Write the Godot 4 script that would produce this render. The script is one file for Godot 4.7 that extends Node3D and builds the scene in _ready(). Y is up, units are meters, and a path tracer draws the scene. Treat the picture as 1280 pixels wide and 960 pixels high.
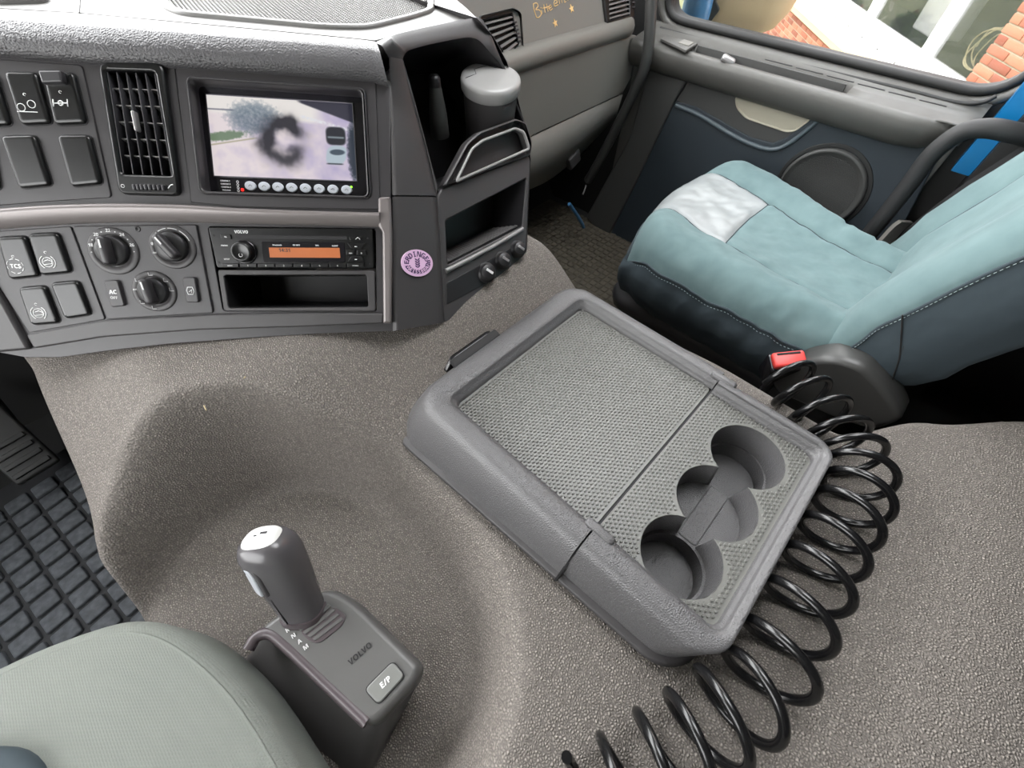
extends Node3D
# Truck cab interior seen from above the engine tunnel. x = passenger side, y = up, -z = towards the windscreen.
const EYE := Vector3(0, 0.9, 0)
const FOCAL := 529.0
const RIGHT := Vector3(0.69278, 0.02650, 0.72066)
const DOWN := Vector3(-0.56092, -0.60673, 0.56310)
const FORE := Vector3(0.45217, -0.79432, -0.40590)
var M := {}
var FACE := Transform3D()

func _ready():
	set_view_and_light()
	make_materials()
	FACE = face_frame()
	build_shell()
	build_tunnel()
	build_door()
	build_outside()
	build_dashboard()
	build_tower()
	build_glove_side()
	build_console()
	build_gear()
	build_passenger_seat()
	build_driver_seat()
	build_mats()
	build_hose()
	build_small()

# ---------------------------------------------------------------- view and light
func set_view_and_light():
	var c := Camera3D.new()
	c.name = "camera"
	var b := Basis(RIGHT.normalized(), -DOWN.normalized(), -FORE.normalized()).orthonormalized()
	c.transform = Transform3D(b, EYE)
	c.fov = rad_to_deg(2.0 * atan(480.0 / FOCAL))
	c.near = 0.02
	c.far = 200.0
	add_child(c)
	c.current = true
	var we := WorldEnvironment.new()
	we.name = "world_environment"
	var e := Environment.new()
	var sm := ProceduralSkyMaterial.new()
	sm.sky_top_color = Color(0.95, 0.955, 0.96)
	sm.sky_horizon_color = Color(0.97, 0.97, 0.96)
	sm.sky_curve = 0.25
	sm.ground_bottom_color = Color(0.42, 0.41, 0.40)
	sm.ground_horizon_color = Color(0.75, 0.75, 0.75)
	sm.sky_energy_multiplier = 1.0
	var sky := Sky.new()
	sky.sky_material = sm
	e.background_mode = Environment.BG_SKY
	e.sky = sky
	e.background_energy_multiplier = SKY_ENERGY
	e.tonemap_mode = Environment.TONE_MAPPER_LINEAR
	e.tonemap_exposure = EXPOSURE
	e.sdfgi_enabled = true
	e.ssao_enabled = true
	e.ssil_enabled = true
	we.environment = e
	add_child(we)

const SKY_ENERGY := 17.0
const EXPOSURE := 1.0

# ---------------------------------------------------------------- pixels to places
func ray(px: float, py: float) -> Vector3:
	return (RIGHT * (px - 640.0) + DOWN * (py - 480.0) + FORE * FOCAL) / FOCAL
func V(x: float, y: float, z: float) -> Vector3:   # heights measured from the eye
	return Vector3(x, y, z) + EYE
func on_y(p: Vector2, y: float) -> Vector3:
	var r := ray(p.x, p.y)
	return EYE + r * (y / r.y)
func on_x(p: Vector2, x: float) -> Vector3:
	var r := ray(p.x, p.y)
	return EYE + r * (x / r.x)
func on_z(p: Vector2, z: float) -> Vector3:
	var r := ray(p.x, p.y)
	return EYE + r * (z / r.z)
func at_depth(p: Vector2, d: float) -> Vector3:
	return EYE + ray(p.x, p.y) * d
func on_frame(f: Transform3D, p: Vector2) -> Vector3:
	var n := f.basis.z
	var r := ray(p.x, p.y)
	return EYE + r * (n.dot(f.origin - EYE) / n.dot(r))
func flat(f: Transform3D, p: Vector2) -> Vector2:
	var q := f.affine_inverse() * on_frame(f, p)
	return Vector2(q.x, q.y)
func flats(f: Transform3D, ps: Array) -> PackedVector2Array:
	var o := PackedVector2Array()
	for p in ps:
		o.append(flat(f, p))
	return o
func face_frame() -> Transform3D:   # plane of the driver-facing instrument panel
	var u := Vector3(0.769, -0.072, 0.635).normalized()
	var n := Vector3(-0.467, 0.615, 0.635)
	n = (n - u * n.dot(u)).normalized()
	var up := n.cross(u)
	return Transform3D(Basis(u, up, n), at_depth(Vector2(365, 312), 0.5175))
func frame_of(origin: Vector3, u: Vector3, up: Vector3) -> Transform3D:
	u = u.normalized()
	var n := u.cross(up).normalized()
	return Transform3D(Basis(u, n.cross(u), n), origin)

# ---------------------------------------------------------------- naming
var taken := {}
func numbered(n: String) -> String:
	var k: int = taken.get(n, -1) + 1
	taken[n] = k
	return n if k == 0 else "%s_%03d" % [n, k]
func thing(called: String, label: String, category: String, at := Vector3.ZERO, group := "", kind := "") -> Node3D:
	var o := Node3D.new()
	o.name = numbered(called)
	add_child(o)
	o.position = at
	o.set_meta("label", label)
	o.set_meta("category", category)
	if group != "":
		o.set_meta("group", group)
	if kind != "":
		o.set_meta("kind", kind)
	return o
func put(mesh: Mesh, called: String, m: Material, parent: Node3D, xf := Transform3D()) -> MeshInstance3D:   # xf in world space
	var o := MeshInstance3D.new()
	o.mesh = mesh
	o.material_override = m
	o.name = called
	parent.add_child(o, true)
	o.global_transform = xf
	return o
func solo(mesh: Mesh, called: String, m: Material, label: String, category: String, xf := Transform3D(), group := "", kind := "") -> MeshInstance3D:
	var o := MeshInstance3D.new()
	o.mesh = mesh
	o.material_override = m
	o.name = numbered(called)
	add_child(o)
	o.transform = xf
	o.set_meta("label", label)
	o.set_meta("category", category)
	if group != "":
		o.set_meta("group", group)
	if kind != "":
		o.set_meta("kind", kind)
	return o
func shift(f: Transform3D, z: float) -> Transform3D:
	return Transform3D(f.basis, f.origin + f.basis.z * z)

# ---------------------------------------------------------------- mesh makers
func smooth_path(pts: Array, n: int, closed := false) -> Array:   # Catmull-Rom through points (Vector2 or Vector3)
	var o := []
	var c := pts.size()
	var last := c if closed else c - 1
	for i in last:
		var a = pts[(i - 1 + c) % c] if closed or i > 0 else pts[0] * 2.0 - pts[1]
		var b = pts[i]
		var d = pts[(i + 1) % c]
		var e = pts[(i + 2) % c] if closed or i + 2 < c else pts[c - 1] * 2.0 - pts[c - 2]
		for k in n:
			var t := float(k) / n
			o.append(b.cubic_interpolate(d, a, e, t))
	if not closed:
		o.append(pts[c - 1])
	return o
func rounded(poly, r: float, n := 4) -> PackedVector2Array:   # round the corners of a polygon
	var o := PackedVector2Array()
	var c: int = poly.size()
	for i in c:
		var p: Vector2 = poly[i]
		var a: Vector2 = poly[(i - 1 + c) % c]
		var b: Vector2 = poly[(i + 1) % c]
		var rr := minf(r, 0.45 * minf(p.distance_to(a), p.distance_to(b)))
		var s := p + (a - p).normalized() * rr
		var e := p + (b - p).normalized() * rr
		for k in n + 1:
			var t := float(k) / n
			o.append(s.lerp(p, t).lerp(p.lerp(e, t), t))
	return o
func inset(poly: PackedVector2Array, d: float) -> PackedVector2Array:   # move every corner inwards, keeping the count
	var o := PackedVector2Array()
	var c := poly.size()
	var sgn := 1.0 if not Geometry2D.is_polygon_clockwise(poly) else -1.0
	for i in c:
		var e0 := (poly[i] - poly[(i - 1 + c) % c])
		var e1 := (poly[(i + 1) % c] - poly[i])
		if e0.length() < 1e-7:
			e0 = e1
		if e1.length() < 1e-7:
			e1 = e0
		e0 = e0.normalized()
		e1 = e1.normalized()
		var n0 := Vector2(-e0.y, e0.x)
		var n1 := Vector2(-e1.y, e1.x)
		var m := (n0 + n1)
		var k := m.length_squared()
		o.append(poly[i] + m * (sgn * d * 2.0 / maxf(k, 0.6)))
	return o
func quad(st: SurfaceTool, a: Vector3, b: Vector3, c: Vector3, d: Vector3):
	st.add_vertex(a)
	st.add_vertex(c)
	st.add_vertex(b)
	st.add_vertex(a)
	st.add_vertex(d)
	st.add_vertex(c)
func loft(rings: Array, cap0 := true, cap1 := true, closed := true, group := 1) -> ArrayMesh:   # join rings of equal length
	var st := SurfaceTool.new()
	st.begin(Mesh.PRIMITIVE_TRIANGLES)
	st.set_smooth_group(group)
	loft_into(st, rings, closed)
	st.set_smooth_group(-1)
	if cap0:
		cap(st, rings[0])
	if cap1:
		cap(st, rings[rings.size() - 1])
	st.generate_normals()
	return st.commit()
func loft_into(st: SurfaceTool, rings: Array, closed := true):
	for i in rings.size() - 1:
		var a = rings[i]
		var b = rings[i + 1]
		var c: int = a.size()
		for j in (c if closed else c - 1):
			var k := (j + 1) % c
			quad(st, a[j], a[k], b[k], b[j])
func cap(st: SurfaceTool, ring):
	var n := Vector3.ZERO
	var c: int = ring.size()
	for i in c:
		var p: Vector3 = ring[i]
		n += p.cross(ring[(i + 1) % c])
	n = n.normalized()
	var u := (n.cross(Vector3.UP) if absf(n.y) < 0.9 else n.cross(Vector3.RIGHT)).normalized()
	var w := n.cross(u)
	var poly := PackedVector2Array()
	for p in ring:
		poly.append(Vector2(p.dot(u), p.dot(w)))
	var tri := Geometry2D.triangulate_polygon(poly)
	if tri.is_empty():   # tightly rounded outline: fan from the middle
		var mid := Vector3.ZERO
		for p in ring:
			mid += p
		mid /= c
		for i in c:
			st.add_vertex(mid)
			st.add_vertex(ring[i])
			st.add_vertex(ring[(i + 1) % c])
	for t in tri:
		st.add_vertex(ring[t])
func ring3(poly: PackedVector2Array, z: float) -> Array:
	var o := []
	for p in poly:
		o.append(Vector3(p.x, p.y, z))
	return o
func slab(poly: PackedVector2Array, z0: float, z1: float, bevel := 0.001, smooth := true) -> ArrayMesh:   # plate from z0 (back) to z1 (front) with a rounded front edge
	var rings := [ring3(poly, z0)]
	if bevel > 0.0:
		for k in 4:
			var a := k / 3.0 * PI / 2
			rings.append(ring3(inset(poly, bevel * (1.0 - cos(a))), z1 - bevel * (1.0 - sin(a))))
	else:
		rings.append(ring3(poly, z1))
	return loft(rings, true, true, true, 1 if smooth else -1)
func bowl(poly: PackedVector2Array, lip: float, z1: float, z0: float, bevel := 0.001, draft := 0.0) -> ArrayMesh:   # frame of width lip round a recess z0 deep; open ring plus floor
	var inner := inset(poly, lip)
	var rings := [ring3(poly, z0 - 0.001)]
	for k in 3:
		var a := k / 2.0 * PI / 2
		rings.append(ring3(inset(poly, bevel * (1.0 - cos(a))), z1 - bevel * (1.0 - sin(a))))
	for k in 3:
		var a := k / 2.0 * PI / 2
		rings.append(ring3(inset(inner, -bevel * (1.0 - sin(a))), z1 - bevel * (1.0 - cos(a))))
	rings.append(ring3(inset(inner, draft), z0))
	return loft(rings, true, true, true, 1)
func with_hole(outer: PackedVector2Array, hole: PackedVector2Array) -> PackedVector2Array:   # outline with a keyhole cut to the hole
	var o := outer.duplicate()
	var h := hole.duplicate()
	if Geometry2D.is_polygon_clockwise(o) == Geometry2D.is_polygon_clockwise(h):
		h.reverse()
	var best := 1e9
	var bi := 0
	var bj := 0
	for i in o.size():
		for j in h.size():
			var d := o[i].distance_squared_to(h[j])
			if d < best:
				best = d
				bi = i
				bj = j
	var r := PackedVector2Array()
	for i in bi + 1:
		r.append(o[i])
	for j in h.size() + 1:
		r.append(h[(bj + j) % h.size()])
	for i in range(bi, o.size()):
		r.append(o[i])
	return r
func plate_with_holes(outer: PackedVector2Array, holes: Array, z0: float, z1: float, bevel := 0.0008) -> ArrayMesh:
	var st := SurfaceTool.new()
	st.begin(Mesh.PRIMITIVE_TRIANGLES)
	var loops := [outer]
	loops.append_array(holes)
	for q in loops.size():
		var lp: PackedVector2Array = loops[q]
		var s := 1.0 if q == 0 else -1.0
		st.set_smooth_group(1 + q)
		loft_into(st, [ring3(lp, z0), ring3(lp, z1 - bevel), ring3(inset(lp, s * bevel * 0.3), z1 - bevel * 0.3), ring3(inset(lp, s * bevel), z1)])
	st.set_smooth_group(-1)
	var poly := inset(outer, bevel)
	for h in holes:
		poly = with_hole(poly, inset(h, -bevel))
	for t in Geometry2D.triangulate_polygon(poly):
		st.add_vertex(Vector3(poly[t].x, poly[t].y, z1))
	poly = outer
	for h in holes:
		poly = with_hole(poly, h)
	for t in Geometry2D.triangulate_polygon(poly):
		st.add_vertex(Vector3(poly[t].x, poly[t].y, z0))
	st.generate_normals()
	return st.commit()
func lathe(profile: Array, seg := 32, z_axis := false) -> ArrayMesh:   # profile of (radius, height), turned round y (or z)
	var rings := []
	for p in profile:
		var r := []
		for k in seg:
			var a := TAU * k / seg
			if z_axis:
				r.append(Vector3(cos(a) * p.x, sin(a) * p.x, p.y))
			else:
				r.append(Vector3(cos(a) * p.x, p.y, -sin(a) * p.x))
		rings.append(r)
	return loft(rings, true, true)
func tube_rings(pts: Array, radius, seg := 10) -> Array:
	var rings := []
	var up := Vector3.ZERO
	for i in pts.size():
		var t: Vector3 = (pts[mini(i + 1, pts.size() - 1)] - pts[maxi(i - 1, 0)]).normalized()
		if up == Vector3.ZERO:
			up = t.cross(Vector3.UP if absf(t.y) < 0.9 else Vector3.RIGHT).normalized()
		up = (up - t * up.dot(t)).normalized()
		var w := t.cross(up)
		var r: float = radius if radius is float else radius[i]
		var ring := []
		for k in seg:
			var a := TAU * k / seg
			ring.append(pts[i] + (up * cos(a) + w * sin(a)) * r)
		rings.append(ring)
	return rings
func tube(pts: Array, radius, seg := 10) -> ArrayMesh:
	return loft(tube_rings(pts, radius, seg))
func rbox(size: Vector3, r: float, n := 3) -> ArrayMesh:   # box with rounded edges round the origin
	var st := SurfaceTool.new()
	st.begin(Mesh.PRIMITIVE_TRIANGLES)
	st.set_smooth_group(1)
	var h := size / 2.0
	r = minf(r, minf(h.x, minf(h.y, h.z)))
	var coords := func(half: float) -> Array:
		var c := []
		for k in n + 1:
			c.append(-half + r * (1.0 - cos(k / float(n) * PI / 2)) if r > 0 else -half)
		for k in n + 1:
			c.append(half - r * (1.0 - sin(k / float(n) * PI / 2)))
		return c
	for axis in 3:
		var u := (axis + 1) % 3
		var w := (axis + 2) % 3
		var cu: Array = coords.call(h[u])
		var cw: Array = coords.call(h[w])
		for side in [-1.0, 1.0]:
			var g := []
			for a in cu:
				var row := []
				for b in cw:
					var p := Vector3.ZERO
					p[axis] = h[axis] * side
					p[u] = a
					p[w] = b
					var q := p.clamp(-h + Vector3.ONE * r, h - Vector3.ONE * r)
					row.append(q + (p - q).normalized() * r)
				g.append(row)
			for i in g.size() - 1:
				for j in g[i].size() - 1:
					if side > 0:
						quad(st, g[i][j], g[i + 1][j], g[i + 1][j + 1], g[i][j + 1])
					else:
						quad(st, g[i][j], g[i][j + 1], g[i + 1][j + 1], g[i + 1][j])
	st.generate_normals()
	return st.commit()
func patch(rows: Array, sub := 6) -> ArrayMesh:   # smooth surface through a grid of points
	var fine := []
	for r in rows:
		fine.append(smooth_path(r, sub))
	var cols := []
	for j in fine[0].size():
		var c := []
		for i in fine.size():
			c.append(fine[i][j])
		cols.append(smooth_path(c, sub))
	return loft(cols, false, false, false)
func rect(x0: float, y0: float, x1: float, y1: float) -> PackedVector2Array:
	return PackedVector2Array([Vector2(x0, y0), Vector2(x1, y0), Vector2(x1, y1), Vector2(x0, y1)])
func disc(c: Vector2, rx: float, ry: float, n := 24) -> PackedVector2Array:
	var o := PackedVector2Array()
	for k in n:
		o.append(c + Vector2(cos(TAU * k / n) * rx, sin(TAU * k / n) * ry))
	return o
func words(t: String, height: float, depth := 0.0003, font := "Droid Sans", bold := false) -> ArrayMesh:
	var m := TextMesh.new()
	var f := SystemFont.new()
	f.font_names = PackedStringArray([font])
	if bold:
		f.font_weight = 700
	m.font = f
	m.text = t
	m.font_size = 64
	m.pixel_size = 0.001
	var k := height / 0.064   # lettering smaller than a pixel size allows: made large, then scaled
	m.depth = depth / k
	var st := SurfaceTool.new()
	st.append_from(m, 0, Transform3D(Basis().scaled(Vector3.ONE * k), Vector3.ZERO))
	return st.commit()
func join(list: Array) -> ArrayMesh:   # [mesh, transform] pairs into one mesh
	var st := SurfaceTool.new()
	for a in list:
		st.append_from(a[0], 0, a[1])
	return st.commit()
func text_on(f: Transform3D, px: Vector2, t: String, height: float, called: String, m: Material, parent: Node3D, z := 0.0004, turn := 0.0, bold := true) -> MeshInstance3D:
	var q := on_frame(f, px)
	return put(words(t, height, 0.0003, "Droid Sans", bold), called, m, parent, Transform3D(f.basis * Basis(Vector3(0, 0, 1), turn), q + f.basis.z * z))

# ---------------------------------------------------------------- materials
func noise_image(kind: int, freq: float, sd: int, size := 512, ret := FastNoiseLite.RETURN_DISTANCE2_SUB, octaves := 3) -> Image:
	var n := FastNoiseLite.new()
	n.seed = sd
	n.noise_type = kind
	n.frequency = freq
	n.cellular_return_type = ret
	n.fractal_octaves = octaves
	n.fractal_type = FastNoiseLite.FRACTAL_FBM if octaves > 1 else FastNoiseLite.FRACTAL_NONE
	return n.get_seamless_image(size, size)
func as_normals(img: Image, strength: float) -> ImageTexture:
	var i: Image = img.duplicate()
	i.convert(Image.FORMAT_RGBA8)
	i.bump_map_to_normal_map(strength)
	return ImageTexture.create_from_image(i)
func tinted(img: Image, a: Color, b: Color) -> ImageTexture:   # light and dark of one material from a noise image
	var o := Image.create(img.get_width(), img.get_height(), false, Image.FORMAT_RGB8)
	for y in img.get_height():
		for x in img.get_width():
			o.set_pixel(x, y, a.lerp(b, img.get_pixel(x, y).r))
	return ImageTexture.create_from_image(o)
func mat(called: String, c: Color, rough: float, o := {}) -> StandardMaterial3D:
	var m := StandardMaterial3D.new()
	m.resource_name = called
	m.albedo_color = c
	m.roughness = rough
	m.metallic = o.get("metal", 0.0)
	m.metallic_specular = o.get("spec", 0.5)
	if o.has("n"):
		m.normal_enabled = true
		m.normal_texture = o.n
		m.normal_scale = o.get("ns", 1.0)
	if o.has("alb"):
		m.albedo_texture = o.alb
	if o.has("n") or o.has("alb"):
		if not o.get("uv", false):
			m.uv1_triplanar = true
			m.uv1_world_triplanar = true
			m.uv1_scale = Vector3.ONE / float(o.get("size", 0.1))
	if o.has("rim"):
		m.rim_enabled = true
		m.rim = o.rim
		m.rim_tint = 0.6
	M[called] = m
	return m
func grey(v: float) -> Color:
	return Color(v, v, v)
func c8(r: int, g: int, b: int) -> Color:
	return Color(r / 255.0, g / 255.0, b / 255.0)
func weave_image(n: int) -> Image:
	var i := Image.create(256, 256, false, Image.FORMAT_RGBA8)
	for y in 256:
		for x in 256:
			var a := x * n / 256.0
			var b := y * n / 256.0
			var odd := (int(a) + int(b)) % 2 == 0
			var v := sin(PI * fposmod(a, 1.0)) if odd else sin(PI * fposmod(b, 1.0))
			var w := 0.35 + 0.65 * v
			i.set_pixel(x, y, Color(w, w, w))
	return i
func make_materials():
	var hide := noise_image(FastNoiseLite.TYPE_CELLULAR, 0.055, 3, 512, FastNoiseLite.RETURN_DISTANCE2_SUB, 1)
	var hide2 := noise_image(FastNoiseLite.TYPE_CELLULAR, 0.05, 8, 512, FastNoiseLite.RETURN_DISTANCE, 2)
	var fine := noise_image(FastNoiseLite.TYPE_SIMPLEX_SMOOTH, 0.16, 5, 512, 0, 2)
	var blot := noise_image(FastNoiseLite.TYPE_SIMPLEX_SMOOTH, 0.012, 11, 512, 0, 5)
	var crumple := noise_image(FastNoiseLite.TYPE_SIMPLEX_SMOOTH, 0.010, 17, 512, 0, 3)
	var n_hide := as_normals(hide, 9.0)
	var n_pebble := as_normals(hide2, 10.0)
	var n_fine := as_normals(fine, 3.0)
	var n_weave := as_normals(weave_image(32), 5.0)
	var n_crumple := as_normals(crumple, 12.0)
	# plastics of the dashboard
	mat("dash", c8(56, 54, 55), 0.45, {"n": n_fine, "ns": 0.5, "size": 0.04})
	mat("dash_dark", c8(47, 45, 47), 0.42, {"n": n_fine, "ns": 0.4, "size": 0.04})
	mat("pad", c8(72, 71, 73), 0.45, {"n": n_hide, "ns": 0.8, "size": 0.075})
	mat("dash_top", c8(98, 97, 95), 0.42, {"n": n_fine, "ns": 0.5, "size": 0.05})
	mat("trim", c8(118, 112, 111), 0.33, {"spec": 0.5, "metal": 0.25})
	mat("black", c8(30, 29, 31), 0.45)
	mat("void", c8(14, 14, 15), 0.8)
	mat("gloss_black", c8(24, 23, 26), 0.18)
	mat("key", c8(17, 17, 18), 0.28, {"n": n_fine, "ns": 0.25, "size": 0.03})
	mat("seam", c8(22, 21, 23), 0.7)
	mat("white", c8(225, 225, 225), 0.5)
	mat("print", c8(200, 200, 200), 0.6)
	mat("vane", c8(48, 47, 50), 0.4)
	mat("tower", c8(62, 60, 61), 0.45, {"n": n_fine, "ns": 0.5, "size": 0.04})
	mat("tower_low", c8(62, 60, 61), 0.45, {"n": n_fine, "ns": 0.5, "size": 0.04})
	mat("silver", c8(150, 148, 148), 0.35, {"metal": 0.5})
	mat("chrome", c8(200, 200, 200), 0.15, {"metal": 1.0})
	mat("cup_grey", c8(150, 149, 148), 0.3, {"n": n_fine, "ns": 0.2, "size": 0.05})
	mat("sticker", c8(226, 190, 222), 0.3)
	mat("sticker_ink", c8(70, 44, 92), 0.4)
	mat("gold", c8(226, 190, 130), 0.4)
	# trim of the cab
	mat("glove", c8(116, 114, 109), 0.45, {"n": n_fine, "ns": 0.5, "size": 0.04})
	mat("glove_panel", c8(112, 110, 105), 0.5, {"n": n_fine, "ns": 0.6, "size": 0.04})
	mat("door_grey", c8(76, 75, 72), 0.42, {"n": n_fine, "ns": 0.5, "size": 0.05})
	mat("door_blue", c8(33, 42, 49), 0.6, {"n": n_weave, "ns": 0.4, "size": 0.04})
	mat("bead", c8(72, 82, 88), 0.4)
	mat("door_dark", c8(60, 60, 59), 0.5, {"n": n_fine, "ns": 0.5, "size": 0.04})
	mat("pull", c8(160, 154, 138), 0.5, {"n": n_fine, "ns": 0.3, "size": 0.04})
	mat("seal", c8(26, 26, 26), 0.6)
	mat("lining", c8(150, 147, 140), 0.9)
	mat("rubber", c8(30, 30, 31), 0.6)
	mat("cab_blue", c8(4, 98, 150), 0.3)
	# console and tunnel
	mat("console", c8(86, 85, 86), 0.38, {"n": n_hide, "ns": 0.55, "size": 0.06})
	mat("console_tray", c8(103, 103, 99), 0.34, {"n": n_fine, "ns": 0.3, "size": 0.03})
	var carpet_tone := tinted(hide, c8(80, 75, 71), c8(180, 172, 163))
	mat("tunnel", Color(1, 1, 1), 0.75, {"n": n_hide, "ns": 1.3, "size": 0.075, "alb": carpet_tone})
	# fabrics
	var seat_tone := tinted(blot, c8(80, 101, 103), c8(98, 119, 120))
	mat("seat", Color(1, 1, 1), 0.9, {"n": n_crumple, "ns": 0.13, "size": 0.35, "alb": seat_tone, "rim": 0.1})
	mat("seat_side", c8(46, 57, 63), 0.85, {"n": n_crumple, "ns": 0.3, "size": 0.3, "rim": 0.2})
	mat("vinyl", c8(128, 132, 133), 0.38, {})
	mat("driver_cloth", c8(112, 116, 110), 0.85, {"n": n_weave, "ns": 0.7, "size": 0.06, "rim": 0.2})
	mat("thread", c8(150, 165, 168), 0.8)
	mat("seat_black", c8(40, 40, 42), 0.45, {"n": n_fine, "ns": 0.3, "size": 0.04})
	mat("seat_cover", c8(54, 54, 53), 0.38, {"n": n_fine, "ns": 0.4, "size": 0.04})
	mat("webbing", c8(36, 36, 37), 0.8, {"n": n_weave, "ns": 1.0, "size": 0.03})
	mat("webbing_grey", c8(92, 88, 84), 0.9, {"n": n_weave, "ns": 1.0, "size": 0.03})
	mat("buckle_red", c8(205, 60, 56), 0.4)
	# floor
	var mat_tone := tinted(blot, c8(48, 51, 56), c8(84, 88, 93))
	mat("mat_rubber", Color(1, 1, 1), 0.7, {"alb": mat_tone, "n": n_fine, "ns": 0.5, "size": 0.12})
	mat("mat_base", c8(32, 33, 36), 0.8)
	var mat_tone2 := tinted(blot, c8(52, 48, 40), c8(74, 68, 56))
	mat("mat_brown", Color(1, 1, 1), 0.8, {"alb": mat_tone2, "size": 0.2})
	mat("floor", c8(30, 30, 30), 0.9)
	mat("hose", c8(16, 16, 17), 0.22)
	# gear selector
	mat("gear_grey", c8(84, 83, 82), 0.36, {"n": n_fine, "ns": 0.35, "size": 0.04})
	mat("gear_side", c8(80, 78, 78), 0.36, {"n": n_fine, "ns": 0.3, "size": 0.04})
	mat("gear_btn", c8(112, 113, 110), 0.35)
	mat("gear_edge", c8(74, 66, 69), 0.36)
	mat("gear_knob", c8(78, 76, 78), 0.25)
	mat("gear_cap", c8(208, 208, 206), 0.3)
	mat("gear_key", c8(172, 176, 182), 0.3)
	# outside
	mat("mortar", c8(138, 126, 106), 0.95)
	mat("brick_a", c8(132, 78, 56), 0.9, {"n": n_pebble, "ns": 0.8, "size": 0.2})
	mat("brick_b", c8(116, 64, 45), 0.9, {"n": n_pebble, "ns": 0.8, "size": 0.2})
	mat("brick_c", c8(144, 94, 70), 0.9, {"n": n_pebble, "ns": 0.8, "size": 0.2})
	mat("sill_stone", c8(170, 156, 122), 0.8)
	mat("frame_white", c8(205, 205, 203), 0.4)
	mat("room_dark", c8(56, 55, 52), 0.9)
	mat("ground", c8(96, 94, 90), 0.95)
	mat("grass", c8(92, 96, 62), 0.95)
	mat("leaf", c8(72, 92, 42), 0.8)
	mat("mirror_shell", c8(205, 186, 148), 0.45)
	mat("mirror_blue", c8(60, 110, 150), 0.35)
	var g := StandardMaterial3D.new()
	g.resource_name = "pane"
	g.albedo_color = Color(0.5, 0.55, 0.55, 0.03)
	g.transparency = BaseMaterial3D.TRANSPARENCY_ALPHA
	g.roughness = 0.02
	M["pane"] = g
	var gt: StandardMaterial3D = g.duplicate()
	gt.resource_name = "pane_tinted"
	gt.albedo_color = Color(0.10, 0.13, 0.13, 0.22)  # tint added to cut the light and view through the door windows
	M["pane_tinted"] = gt
	var hz := StandardMaterial3D.new()
	hz.resource_name = "house_pane"
	hz.albedo_color = Color(0.10, 0.12, 0.12, 0.22)
	hz.transparency = BaseMaterial3D.TRANSPARENCY_ALPHA
	hz.roughness = 0.03
	M["house_pane"] = hz

# ---------------------------------------------------------------- the cab itself
func box_at(lo: Vector3, hi: Vector3) -> Array:
	var b := BoxMesh.new()
	b.size = (hi - lo).abs()
	return [b, Transform3D(Basis(), (lo + hi) / 2.0)]
func shell_piece(called: String, parts: Array, m: Material, label: String):
	var o := solo(join(parts), called, m, label, "cab shell", Transform3D(), "", "structure")
	return o
func build_shell():
	shell_piece("floor", [box_at(V(-0.95, -0.96, -1.2), V(1.36, -0.9, 1.05))], M.floor, "dark floor pan of the cab under the rubber mats")
	shell_piece("ceiling", [box_at(V(-0.98, 0.78, -1.25), V(1.40, 0.83, -0.62)), box_at(V(-0.98, 0.78, 0.02), V(1.40, 0.83, 1.1)), box_at(V(-0.98, 0.78, -0.62), V(0.35, 0.83, 0.02)), box_at(V(1.15, 0.78, -0.62), V(1.40, 0.83, 0.02))], M.lining, "grey cloth roof lining of the cab round an added hatch")
	shell_piece("window_5", [box_at(V(0.35, 0.80, -0.62), V(1.15, 0.804, 0.02))], M.pane, "clear pane of an added roof hatch above the tunnel")  # unseen hatch, added to let skylight fall on tunnel and seats
	shell_piece("wall_rear", [box_at(V(-0.98, -0.96, 1.05), V(1.40, 0.8, 1.1))], M.door_dark, "charcoal rear wall of the cab behind the seats")
	shell_piece("wall_front_lower", [box_at(V(-0.98, -0.96, -1.27), V(1.40, -0.15, -1.22))], M.floor, "dark front bulkhead of the cab below the windscreen")
	shell_piece("wall_front", [box_at(V(-0.98, 0.70, -1.27), V(1.40, 0.8, -1.22)), box_at(V(-0.98, -0.16, -1.27), V(-0.88, 0.71, -1.18)), box_at(V(1.30, -0.16, -1.27), V(1.40, 0.71, -1.18))], M.lining, "front bulkhead of the cab round the windscreen")
	shell_piece("window_1", [box_at(V(-0.88, -0.15, -1.25), V(1.30, 0.70, -1.246))], M.pane, "clear windscreen pane above the dashboard")
	# driver's side
	shell_piece("wall_left_lower", [box_at(V(-0.98, -0.96, -1.22), V(-0.92, -0.30, 1.05))], M.door_dark, "charcoal lower trim of the driver's door")
	shell_piece("wall_left", [box_at(V(-0.98, 0.46, -1.22), V(-0.92, 0.8, 1.05)), box_at(V(-0.98, -0.31, -1.22), V(-0.92, 0.47, -0.95)), box_at(V(-0.98, -0.31, 0.10), V(-0.92, 0.47, 1.05))], M.lining, "driver's side wall of the cab round its door window")
	shell_piece("window_2", [box_at(V(-0.952, -0.30, -0.95), V(-0.948, 0.46, 0.10))], M.pane_tinted, "tinted pane of the driver's door window")

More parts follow.
